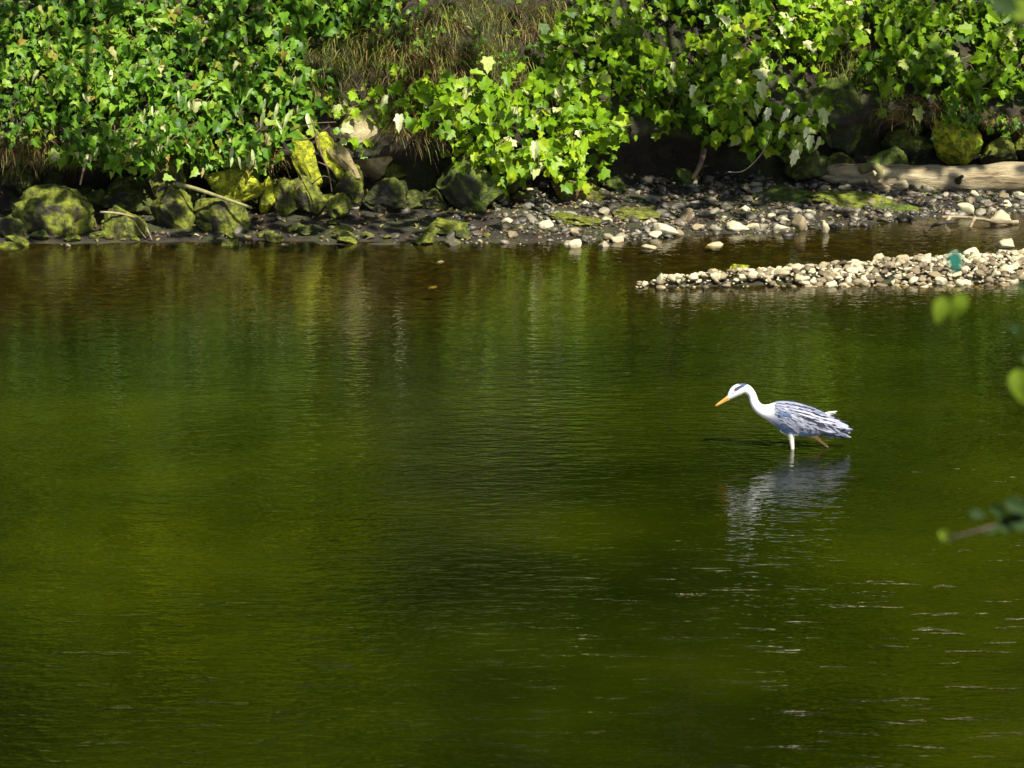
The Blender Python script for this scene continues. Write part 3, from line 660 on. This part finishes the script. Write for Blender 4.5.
mb = MB(); mb.tube(smooth_curve([P(958, 181, 38.72), P(960, 178, 38.66), P(963, 176, 38.62)], 6), [.035, .03, .026, .02, .018, .015, .01][:len(smooth_curve([(0,0,0),(0,0,1),(0,0,2)], 6))], 8); mb.build('knot', M['bark'], lg)
mb = MB(); mb.tube(smooth_curve([P(800, 168, 39.0), P(826, 178, 38.9), P(850, 182, 38.85), P(900, 183, 38.75)], 16), np.linspace(.02, .05, 16), 8); mb.build('root_limb', M['deadwood'], lg)

def stick(name, label, pts, r0, r1, mat='deadwood', cat='stick', side=None):
    c = np.array(pts[0]); t = tag(empty(name, c), label, cat); mb = MB(); q = smooth_curve(pts, 16); mb.tube(q, np.linspace(r0, r1, len(q)), 7); mb.build('stem', M[mat], t)
    if side:
        for s_ in side:
            mb = MB(); q = smooth_curve(s_, 8); mb.tube(q, np.linspace(r1 * 1.2, r1 * .5, len(q)), 5); mb.build('side_twig', M[mat], t)
    return t
stick('pale_stick', 'long pale stick slanting down over the mossy rocks on the left', [P(176,184,36.85), P(196,189,36.7), P(220,197,36.65), P(252,208,36.6)], .022, .012, 'stub')
stick('floating_stick', 'driftwood stick in still water reaching the round stone', [PZ(942,217,.06), PZ(960,217,.05), PZ(980,219,.045), PZ(998,222,.03), PZ(1018,222,.02)], .012, .018, 'deadwood', 'stick', [[PZ(950,217,.06), PZ(945,225,.0)], [PZ(975,218,.05), PZ(970,228,-.01)]])
stick('curved_stick', 'dark curved stick in the water before the long mossy hump', [PZ(925,232,.0), PZ(932,226,.05), PZ(942,223,.09), PZ(952,222,.06)], .014, .02, 'bark')
stick('thin_stick', 'thin pale twig lying over the low rock right of the big boulder', [P(100,212,36.55), P(122,214,36.5), P(142,222,36.45), P(152,240,36.4)], .01, .006, 'deadwood', 'stick', [[P(132,217,36.5), P(138,228,36.45), P(146,238,36.4)]])
stick('hanging_root', 'short pale root dangling above the dark left hollow', [P(88,155,36.95), P(84,168,36.85), P(80,185,36.85)], .014, .008, 'deadwood', 'root')
stick('bare_roots', 'tangle of thin bare roots between the mossy slabs', [P(312,120,37.0), P(320,150,36.9), P(328,170,36.85), P(332,192,36.8)], .008, .006, 'twig', 'root',
  [[P(318,162,36.9), P(330,168,36.8), P(338,180,36.8)], [P(312,184,36.85), P(324,176,36.8), P(336,182,36.8)], [P(300,140,37.0), P(312,138,36.9), P(330,126,36.9)], [P(290,132,37.0), P(310,124,36.9), P(336,122,36.9)], [P(296,190,36.8), P(303,178,36.85), P(297,166,36.9)]])
stick('bare_twig', 'bare arching twig hanging left of the dark hollow at the right', [P(770,130,38.2), P(764,150,38.0), P(745,170,37.9), P(728,172,37.9)], .006, .004, 'deadwood', 'twig')
stick('broken_branch', 'broken branch leaning under the leaves over the stony shore', [P(704,150,38.6), P(700,165,38.4), P(692,180,38.3)], .03, .02, 'twig', 'branch')

# ------------------------------------------------------------ trees behind the bank (their crowns show in the river)
def tree(name, label, x, y, h, r, mat, n, low=.25, lean=(0, -1.0), size=.32, group='trees standing along the far bank'):
    z0 = float(height_top(x, y)) - .1; t = tag(empty(name, (x, y, z0)), label, 'tree', group)
    mb = MB(); top = np.array((x + lean[0], y + lean[1], z0 + h * .8)); q = smooth_curve([(x, y, z0), (x + lean[0] * .3, y + lean[1] * .2, z0 + h * .35), top], 14)
    mb.tube(q, np.linspace(h * .018 + .05, .04, len(q)), 9)
    cl = []
    for k in range(26):
        f_ = rng.uniform(low, 1); a = rng.uniform(0, 6.28); rr = r * math.sin(math.pi * min(.96, max(.12, (f_ - low) / (1 - low) * .8 + .18))) * rng.uniform(.45, 1)
        e = np.array((x + lean[0] * f_ + rr * math.cos(a), y + lean[1] * f_ + rr * math.sin(a), z0 + h * f_)); s = q[min(len(q) - 1, int(f_ * .8 * len(q)))]
        mb.tube(smooth_curve([s, (s + e) / 2 + (0, 0, .3), e], 6), np.linspace(.06, .015, 7)[:len(smooth_curve([s, s, e], 6))], 5); cl.append(e)
    mb.build('trunk', M['bark'], t)
    pos = []
    for c in cl: pos.append(c + rng.normal(0, 1, (n // 26, 3)) * np.array((r * .26, r * .26, h * .045)))
    pos = np.concatenate(pos); k = len(pos); cen = np.array((x, y, z0 + h * .6))
    leaves('crown', pos, unit(pos - cen) * .6 + SDN * .5 + rng.normal(0, .5, (k, 3)), rng.normal(0, .5, (k, 3)) + np.array((0, 0, -.6)), rng.uniform(.5, 1.2, k) * size, M[mat], t, T_QUAD)
    return t
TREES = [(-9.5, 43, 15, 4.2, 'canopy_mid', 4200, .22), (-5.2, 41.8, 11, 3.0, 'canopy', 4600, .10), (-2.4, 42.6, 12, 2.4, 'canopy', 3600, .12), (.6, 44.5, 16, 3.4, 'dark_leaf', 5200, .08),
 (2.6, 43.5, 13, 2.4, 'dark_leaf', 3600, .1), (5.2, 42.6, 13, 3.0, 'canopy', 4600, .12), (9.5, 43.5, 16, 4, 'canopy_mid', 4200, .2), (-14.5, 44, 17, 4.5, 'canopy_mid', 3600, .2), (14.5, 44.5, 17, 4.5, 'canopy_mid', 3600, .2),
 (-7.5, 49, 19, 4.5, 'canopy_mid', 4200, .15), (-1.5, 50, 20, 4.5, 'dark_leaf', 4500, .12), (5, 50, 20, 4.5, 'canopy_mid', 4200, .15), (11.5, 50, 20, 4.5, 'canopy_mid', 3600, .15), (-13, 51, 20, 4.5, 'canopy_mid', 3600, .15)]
for i, (x, y, h_, r_, mt, n_, lo) in enumerate(TREES):
    tree('broadleaf_tree', 'leafy tree standing up the bank above the top of the photo', x, y, h_, r_, mt, n_, lo)

def overhang_tree(label, x, y, clumps, mat, per=34, sz_=.16, rad=.42):  # unseen trees; leaf clumps added where the bank is to be shaded
    z0 = float(height_top(x, y)) - .1; t = tag(empty('shade_sycamore', (x, y, z0)), label, 'tree'); mb = MB()
    q = smooth_curve([(x, y, z0), (x + .1, y - .3, z0 + 3), (x, y - .9, z0 + 6), (x - .2, y - 1, z0 + 9)], 18); mb.tube(q, np.linspace(.22, .07, len(q)), 10)
    pos = []
    for (cx, cy_, cz) in clumps:
        e = np.array((cx, cy_, cz)); s_ = q[int(np.argmin(np.abs(q[:, 2] - (cz - .8))))]
        mb.tube(smooth_curve([s_, s_ * .5 + e * .5 + (0, 0, .35), e], 8), np.linspace(.05, .01, 9), 5)
        pos.append(e + rng.normal(0, 1, (per, 3)) * rad * np.array((1, 1, .35)))
    mb.build('trunk', M['bark'], t); pos = np.concatenate(pos); k = len(pos)
    leaves('crown', pos, SDN + rng.normal(0, .45, (k, 3)), rng.normal(0, .6, (k, 3)) + np.array((0, -.3, -.6)), rng.uniform(.6, 1.15, k) * sz_ * 1.3, M[mat], t, T_MAPLE)
def clumps_for(spec):
    out = []
    for (px0, px1, py0, py1, n) in spec:      # patches of bank to be dappled: step from them up towards the sun
        for k in range(n):
            p = P(rng.uniform(px0, px1), 0, 38); py = rng.uniform(py0, py1); Yr = 38.0 if py0 < 140 else 36.95; g = P(512, py, Yr); t_ = rng.uniform(4.6, 7.5)
            out.append(tuple(np.array((p[0], Yr, g[2])) + SDN * t_))
    return out
overhang_tree('unseen sycamore leaning out over the right side of the bank, clumps placed to shade it', 6.8, 41.2, clumps_for([(850,1080,-60,40,8),(800,860,60,150,4)]), 'sycamore', 30)
overhang_tree('unseen sycamore leaning out over the middle of the bank, clumps placed to shade it', 1.6, 41.5, clumps_for([(560,830,-40,60,8),(640,760,100,190,4)]), 'sycamore', 24)
overhang_tree('unseen sycamore leaning out over the left of the bank, clumps placed to shade it', -3.6, 41.3, clumps_for([(330,500,0,60,2),(-40,150,190,240,5),(190,300,215,245,2),(0,300,-30,100,3),(350,470,150,230,4)]), 'sycamore', 22)
pos = []
for i in range(16000):
    x = rng.uniform(-45, 45); y = rng.uniform(51, 80); pos.append((x, y, float(height_top(x, y)) + abs(rng.normal(0, 1)) * 2.2 * (1 + math.sin(x * .9 + y * .6))))
k = len(pos); g = leaves('woodland', pos, SDN + rng.normal(0, .5, (k, 3)), rng.normal(0, 1, (k, 3)), rng.uniform(.4, 1.0, k), M['canopy_mid'], None, T_QUAD); tag(g, 'woodland mass covering the valley side far behind the bank', 'woodland', kind='stuff')

def big_bush(label, x, y, rx, rz, mat, n=1700):
    z0 = float(height_top(x, y)); t = tag(empty('bush', (x, y, z0)), label, 'bush', 'bushes on the slope above the photo'); mb = MB()
    d = unit(rng.normal(0, 1, (n, 3))) * (rng.random((n, 1)) ** .25); lump = 1 + .28 * np.sin(d[:, :1] * 7 + x) * np.cos(d[:, 2:] * 6 + y)
    pos = np.array((x, y - .2, z0 + rz * .55)) + d * lump * np.array((rx, rx * .8, rz))
    for k in range(7):
        e = pos[int(rng.integers(n))]; mb.tube([(x, y, z0 - .1), (x * .5 + e[0] * .5, y, z0 + .4), e], [.03, .02, .008], 5)
    mb.build('stems', M['bark'], t)
    leaves('foliage', pos, d * .5 + SDN * .6 + rng.normal(0, .35, (n, 3)), rng.normal(0, .6, (n, 3)) + np.array((0, -.2, -.5)), rng.uniform(.12, .26, n), M[mat], t, T_QUAD)
for row, (yy, zz) in enumerate([(39.3, .7), (40.3, 1.0), (41.3, 1.2), (42.8, 1.4), (44.6, 1.7), (46.8, 2.0)]):
    for k in range(9 if row < 3 else 8):
        x = -7.2 + k * 1.75 + (row % 2) * .8 + rng.uniform(-.25, .25)
        if row == 0 and -1.5 < x < 0.3: continue
        dark = -1.4 < x < 2.3 or abs(x + 5.4) < .45  # leaf colour banded to put bright and dark columns in the river reflection
        big_bush('unseen leafy bush added on the slope for its reflection in the river', x, yy + .1 + float(lerp(512 + x * 115, YB)) - 37.55 + rng.uniform(-.3, .3), 1.05 + .12 * row, zz, 'dark_leaf' if dark else ('canopy' if rng.random() < .75 else 'canopy_mid'))
# ------------------------------------------------------------ heron
HX, HY = float(PZ(792, 448)[0]), float(PZ(792, 448)[1])
HS = mpp(HY) / (1024 / 170.)
def H(zx, zy, dy=0.0): return np.array((HX + (zx - 555) * HS, HY + dy, (475 - zy) * HS * 1.02))
her = tag(empty('heron', (HX, HY, 0)), 'grey heron wading in the river with its neck stretched forward', 'heron')
def loft(sections, n=20):
    """sections: (zx_centre, zy_centre, half_height, half_width, tilt) rings along x"""
    rings = []
    for (cx, cz, hh, hw, tl) in sections:
        an = np.arange(n) * 2 * math.pi / n
        up = np.array((-math.sin(R(tl)), 0, math.cos(R(tl))))
        c = H(cx, cz); rings.append(c + np.outer(np.cos(an) * hh * HS, up) + np.outer(np.sin(an) * hw * HS, (0, 1, 0)))
    v = np.concatenate(rings); f = []
    for i in range(len(rings) - 1):
        for j in range(n): f.append((i * n + j, i * n + (j + 1) % n, (i + 1) * n + (j + 1) % n, (i + 1) * n + j))
    f.append(tuple(range(n))[::-1]); f.append(tuple((len(rings) - 1) * n + j for j in range(n)))
    return v, f
def dense(sec, k=4):
    s = np.array(sec, float); return smooth_curve(s, k * (len(s) - 1))
bodysec = [(164,178,9,8,40),(172,168,17,14,42),(190,150,28,20,44),(212,132,36,25,40),(238,120,36,27,15),(262,116,31,25,-10),(284,124,28,23,-38),(302,142,26,22,-62),(314,166,26,21,-78),(322,192,27,22,-70),(334,216,29,24,-52),(356,238,33,27,-35),(386,250,42,33,-25),(420,256,56,46,-14),(460,268,78,62,-8),(510,286,96,74,-6),(570,300,102,78,-4),(630,311,96,76,-4),(690,322,80,68,-8),(750,334,62,54,-12),(810,346,44,38,-14),(860,352,28,28,-14),(892,352,14,20,-14)]
mb = MB(); mb.add(*loft(dense(bodysec, 4)))
# legs (thigh feathers, shank), continuous into the body through the remesh below
def leg(pts, r):
    q = smooth_curve(pts, 18); mb.tube(q, np.interp(np.linspace(0, 1, len(q)), np.linspace(0, 1, len(r)), r), 12)
leg([H(545,345,-.03), H(545,385,-.03), H(550,425,-.03), H(556,475,-.03), H(558,560,-.03), H(556,640,-.03)], [x * HS for x in (40, 26, 16, 12, 8, 7)])
leg([H(650,370,.03), H(680,395,.03), H(700,412,.03), H(735,445,.03), H(765,468,.03), H(790,520,.03), H(800,575,.03)], [x * HS for x in (48, 30, 16, 9, 9, 8, 7)])
body = mb.build('body', None, her)
rm = body.modifiers.new('r', 'REMESH'); rm.mode = 'VOXEL'; rm.voxel_size = .0055
sm_ = body.modifiers.new('s', 'SMOOTH'); sm_.iterations = 3; sm_.factor = .5
dg = bpy.context.evaluated_depsgraph_get(); dg.update()
me2 = bpy.data.meshes.new_from_object(body.evaluated_get(dg)); body.modifiers.clear(); body.data = me2
me2.polygons.foreach_set('use_smooth', [True] * len(me2.polygons))
co = np.zeros(len(me2.vertices) * 3); me2.vertices.foreach_get('co', co); co = co.reshape(-1, 3)
zx = co[:, 0] / HS + 555; zy = 475 - co[:, 2] / HS / 1.02
def sstep(a, b, x): t = np.clip((x - a) / (b - a), 0, 1); return t * t * (3 - 2 * t)
white = np.array((.64, .64, .65)); grey = np.array((.21, .23, .31)); belly_shade = np.array((.13, .20, .34)); legc = np.array((.50, .46, .24)); pink = np.array((.55, .30, .14)); black = np.array((.02, .025, .05))
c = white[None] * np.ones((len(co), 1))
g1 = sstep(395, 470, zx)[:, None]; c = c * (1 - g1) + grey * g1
g2 = (sstep(300, 350, zy) * sstep(430, 480, zx) * (1 - sstep(680, 760, zx)))[:, None]; c = c * (1 - g2) + belly_shade * g2  # bluish underside colour paints the shade under the bird
lg1 = ((zy > 380) & (zx > 500) & (zx < 592)); c[lg1] = white * .5 + legc * .5
lg2 = ((zy > 404) & (zx >= 640) & (zx < 860)); c[lg2] = pink
# the heron's black eye stripe running back along the crown
ln = np.abs((zy - 100) - (zx - 245) * -.55); st = (zx > 203) & (zx < 275) & (ln < 9) & (np.abs(co[:, 1]) > 8 * HS); c[st] = black * 2
c[(zy < 92) & (zx > 225) & (zx < 290)] = np.array((.04, .07, .11))
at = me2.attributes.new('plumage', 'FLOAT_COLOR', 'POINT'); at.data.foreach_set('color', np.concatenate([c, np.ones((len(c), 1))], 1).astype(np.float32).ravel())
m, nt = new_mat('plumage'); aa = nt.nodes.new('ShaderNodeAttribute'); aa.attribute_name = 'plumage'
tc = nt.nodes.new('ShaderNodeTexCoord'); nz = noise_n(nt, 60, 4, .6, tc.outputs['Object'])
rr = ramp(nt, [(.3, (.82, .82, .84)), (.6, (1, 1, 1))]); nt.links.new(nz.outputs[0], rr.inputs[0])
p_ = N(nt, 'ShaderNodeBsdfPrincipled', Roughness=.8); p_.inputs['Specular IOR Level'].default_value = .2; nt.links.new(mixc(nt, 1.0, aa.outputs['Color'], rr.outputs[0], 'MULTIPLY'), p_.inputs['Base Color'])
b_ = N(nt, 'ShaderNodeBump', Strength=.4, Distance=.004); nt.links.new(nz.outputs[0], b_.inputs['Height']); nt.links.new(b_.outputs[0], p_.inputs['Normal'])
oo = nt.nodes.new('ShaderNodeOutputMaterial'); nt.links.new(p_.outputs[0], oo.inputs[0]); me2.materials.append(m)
M['bill'] = solid_mat('bill_horn', [(.3, (.45, .22, .05)), (.7, (.58, .31, .08))], 20, .4, 0)
M['black'] = solid_mat('black_feather', [(.3, (.012, .014, .03)), (.7, (.03, .04, .08))], 30, .5, 0)
M['eye'] = solid_mat('eye_yellow', [(.3, (.6, .45, .05)), (.7, (.7, .5, .05))], 5, .2, 0)
M['feather'] = leaf_mat('wing_feather', [(0, (.14, .16, .22)), (.3, (.17, .185, .24)), (.7, (.205, .215, .265)), (.93, (.25, .25, .30)), (1, (.32, .32, .35))], trans=.05, rough=.7, spec=.2)
M['feather_light'] = leaf_mat('pale_plume', [(0, (.24, .245, .30)), (1, (.33, .33, .38))], trans=.05, rough=.7, spec=.2)
M['feather_dark'] = leaf_mat('flight_feather', [(0, (.025, .03, .05)), (.45, (.07, .08, .12)), (.75, (.20, .21, .26)), (1, (.38, .38, .42))], trans=.03, rough=.6, spec=.2)
M['feather_shade'] = leaf_mat('shaded_feather', [(0, (.05, .08, .15)), (1, (.10, .15, .25))], trans=.03, rough=.7, spec=.2)  # tone of the wing shadow painted at the shoulder
M['feather_white'] = leaf_mat('white_plume', [(0, (.7, .7, .72)), (1, (.85, .85, .85))], trans=.1, rough=.7, spec=.2)
mb = MB()
def cone(a, b, ra, rb, flat=1.0):
    q = np.linspace(0, 1, 9)[:, None]; mb.tube(a * (1 - q) + b * q, np.linspace(ra, rb, 9), 12, flat)
cone(H(172,166), H(86,220), 13 * HS, 2 * HS)
mb.build('upper_bill', M['bill'], her)
mb = MB(); cone(H(172,178), H(90,223), 8 * HS, 1.5 * HS); mb.build('lower_bill', M['bill'], her)
for s in (-1, 1):
    v3 = ICO2[0] * 5.5 * HS + H(196, 138, s * 19 * HS); e = mesh_obj('eye', v3, ICO2[1], M['eye'], her)
    v4 = ICO2[0] * 2.8 * HS + H(195, 138, s * 22.8 * HS); q = mesh_obj('pupil', v4, ICO2[1], M['black'], None, True, loc=np.array((HX, HY, 0))); q.parent = e; q.location = (0, 0, 0)
mb = MB(); mb.tube(smooth_curve([H(205,112,-22*HS), H(232,98,-22*HS), H(262,98,-14*HS), H(290,108,-8*HS)], 12), np.linspace(3, 6, 13) * HS, 6, .6)
mb.tube(smooth_curve([H(262,92,-4*HS), H(290,104,-4*HS), H(312,122,-8*HS)], 8), np.linspace(6, 2, 9) * HS, 6, .7); mb.build('crest', M['black'], her)
# wing: rows of overlapping feathers on each flank
T_FEA = leaf_template([(0, 0), (.10, .08), (.17, .3), (.18, .6), (.12, .85), (0, 1)], (0, .5), -.04, .04)
bs = dense(bodysec, 4)
def on_body(zx_, zy_, side, lift=3):
    k = int(np.argmin(np.abs(bs[:, 0] - zx_))); cx, cz, hh, hw, _ = bs[k]
    u = np.clip((cz - zy_) / hh, -.98, .98); yy = hw * math.sqrt(1 - u * u) + lift
    n = np.array((0, side * math.sqrt(1 - u * u) / hw, u / hh)); n /= np.linalg.norm(n)
    return H(zx_, zy_, side * yy * HS) + n * lift * .3 * HS, n
for side in (-1, 1):
    wg = None; pos, nr, tp, sz, sq = [], [], [], [], []
    rows = [(.93, 455, 790, 22, 40), (.82, 448, 800, 24, 42), (.68, 444, 805, 25, 42), (.54, 444, 805, 26, 44), (.38, 448, 800, 26, 46), (.22, 452, 790, 25, 48), (.06, 458, 780, 24, 50), (-.1, 468, 750, 21, 48), (-.26, 480, 720, 18, 44), (-.42, 495, 690, 14, 40)]
    for ri, (u, xa, xb, n, L) in enumerate(rows):
        for i in range(n):
            x_ = xa + (xb - xa) * (i + rng.uniform(-.3, .3)) / (n - 1); k = int(np.argmin(np.abs(bs[:, 0] - x_)))
            zy_ = bs[k][1] - bs[k][2] * u
            p_, n_ = on_body(x_, zy_, side, 2 + 1.2 * ((ri + i) % 3))
            pos.append(p_); nr.append(n_ + np.array((-.07, 0, .05)) + rng.normal(0, .05, 3)); tp.append(np.array((1, 0, -.55 + rng.normal(0, .12)))); sz.append(L * HS * rng.uniform(.95, 1.35)); sq.append(rng.uniform(.55, .8))
    wg = leaves('wing', pos, nr, tp, sz, M['feather'], her, T_FEA, squash=sq)
    pos, nr, tp, sz, sq = [], [], [], [], []
    for i in range(26):
        x_ = 690 + i * 5.2; zy_ = 326 + i * 1.5 + (i % 5) * 8; p_, n_ = on_body(x_, zy_, side, 5 + i % 3)
        pos.append(p_); nr.append(n_ + np.array((-.1, 0, .3))); tp.append(np.array((1, 0, -.38 + rng.normal(0, .06)))); sz.append(HS * rng.uniform(75, 110)); sq.append(rng.uniform(.3, .42))
    fl = leaves('flight_feathers', pos, nr, tp, sz, M['feather_dark'], None, T_FEA, squash=sq); fl.parent = wg; fl.location = -wg.location + Vector((-HX, -HY, 0)) if False else Vector((-HX, -HY, 0))
    pos, nr, tp, sz, sq = [], [], [], [], []
    for i in range(14):
        x_ = 560 + i * 17; p_, n_ = on_body(x_, 232 + i * 5.5 + (i % 3) * 10, side, 10)
        pos.append(p_); nr.append(n_ + np.array((-.1, 0, .4))); tp.append(np.array((1, 0, -.45 + rng.normal(0, .08)))); sz.append(HS * rng.uniform(80, 130)); sq.append(.28)
    sp_ = leaves('long_plumes', pos, nr, tp, sz, M['feather_light'], None, T_FEA, squash=sq); sp_.parent = wg; sp_.location = Vector((-HX, -HY, 0))
for side in (-1, 1):
    pos, nr = zip(*[on_body(468 + 13 * (i % 5), 238 + 12 * (i // 5) + 4 * (i % 5), side, 9) for i in range(10)])
    leaves('shoulder_shade', pos, nr, [(1, 0, -.6 + rng.normal(0, .3)) for _ in range(10)], [HS * rng.uniform(18, 36) for _ in range(10)], M['feather_shade'], her, T_FEA, squash=[.9] * 10)  # blue feathers paint the wing's shadow on the body
pos = [H(740, 262 + 5 * i, (i - 1.5) * .012) for i in range(4)]
leaves('back_plume', pos, [(0, -.8, .6)] * 4, [(1, 0, .22 - .12 * i) for i in range(4)], [HS * 88, HS * 80, HS * 70, HS * 60], M['feather_white'], her, T_FEA, squash=[.26] * 4)
pos = [H(468 + 8 * i, 338 + 6 * i, -.02 + .01 * i) for i in range(5)]
leaves('breast_plumes', pos, [(0, -1, .2)] * 5, [(.5, 0, -1)] * 5, [HS * 50] * 5, M['feather_white'], her, T_FEA, squash=[.22] * 5)
pos = [H(800 + (i % 3) * 8, 352 + i * 3, (i - 5) * 5 * HS) for i in range(11)]
leaves('tail', pos, [(-.2, -.6, .8)] * 11, [(1, 0, -.22 + rng.normal(0, .08)) for i in range(11)], [HS * rng.uniform(85, 115) for i in range(11)], M['feather_dark'], her, T_FEA, squash=[.42] * 11)

# ------------------------------------------------------------ the near tree whose out-of-focus twigs hang in at the right
near = tag(empty('riverside_tree', (2.6, 7.2, float(height(2.6, 7.2)))), 'blurred leafy twigs hanging in from the right edge, close to the camera', 'tree')
M['near_leaf'] = leaf_mat('near_leaf', [(0, (.07, .12, .008)), (1, (.13, .18, .012))], trans=.35, spec=.1, rough=.7)
M['near_teal'] = leaf_mat('bluish_leaf', [(0, (.008, .07, .05)), (1, (.012, .09, .06))], trans=.2, spec=.1, rough=.7)
M['near_dark'] = leaf_mat('near_dark_leaf', [(0, (.010, .022, .006)), (1, (.02, .04, .008))], trans=.1, spec=.1, rough=.7)
NY = 7.5
z_ = float(height(2.6, 7.2)); mb = MB(); mb.tube(smooth_curve([(2.6, 7.2, z_ - .2), (2.5, 7.3, z_ + 2), (2.7, 7.4, z_ + 5), (2.6, 7.5, z_ + 9)], 20), np.linspace(.16, .06, 19), 10)
mb.build('trunk', M['bark'], near)
def near_branch(pts, leafs, r=.006):
    mb = MB(); q = smooth_curve(pts, 18); mb.tube(q, np.linspace(r * 2, r * .4, len(q)), 6); b = mb.build('branch', M['bark'], near)
    for (px, py, L, ang, mt, wq) in leafs:
        c = P(px, py, NY + rng.uniform(-.1, .1)); a = R(ang); tip = np.array((math.sin(a), 0, -math.cos(a)))
        leaves('leaf', [c - tip * L / 2], [(rng.uniform(-.2, .2), -1, .4)], [tip], [L], M[mt], near, T_OVAL, squash=[wq])
near_branch([(2.6, 7.3, 5.2), P(1250, 230, NY), P(1100, 262, NY), P(1010, 285, NY), P(950, 268, NY)],
  [(941, 310, .05, -14, 'near_leaf', 1.3), (959, 306, .048, -24, 'near_leaf', 1.3), (955, 262, .042, 8, 'near_teal', 1.5), (1016, 330, .03, 30, 'near_dark', 1.2), (1030, 290, .06, 60, 'near_dark', 1.0)], .002)
near_branch([(2.6, 7.3, 5.3), P(1300, 330, NY), P(1120, 360, NY), P(1040, 372, NY)],
  [(1020, 385, .06, 12, 'near_leaf', 1.5), (1035, 360, .05, 70, 'near_dark', 1.2), (1040, 400, .06, 80, 'near_leaf', 1.2)], .002)
near_branch([(2.6, 7.3, 4.6), P(1250, 500, NY), P(1100, 505, NY), P(1020, 520, NY), P(945, 540, NY)],
  [(945, 536, .030, 50, 'near_leaf', 1.4), (978, 514, .03, 80, 'near_dark', 1.3), (1010, 524, .05, 100, 'near_dark', 1.3), (1018, 506, .05, 70, 'near_dark', 1.3), (992, 530, .03, 110, 'near_dark', 1.0), (1024, 520, .06, 95, 'near_dark', 1.4), (1000, 512, .045, 60, 'near_dark', 1.0)], .006)
near_branch([(2.6, 7.3, 6.3), P(1200, -60, NY), P(1080, -20, NY), P(1000, -6, NY)],
  [(1005, 4, .055, 70, 'near_dark', 1.8), (1025, 10, .06, 80, 'near_leaf', 1.5), (985, -6, .04, 90, 'near_dark', 1.5)], .003)
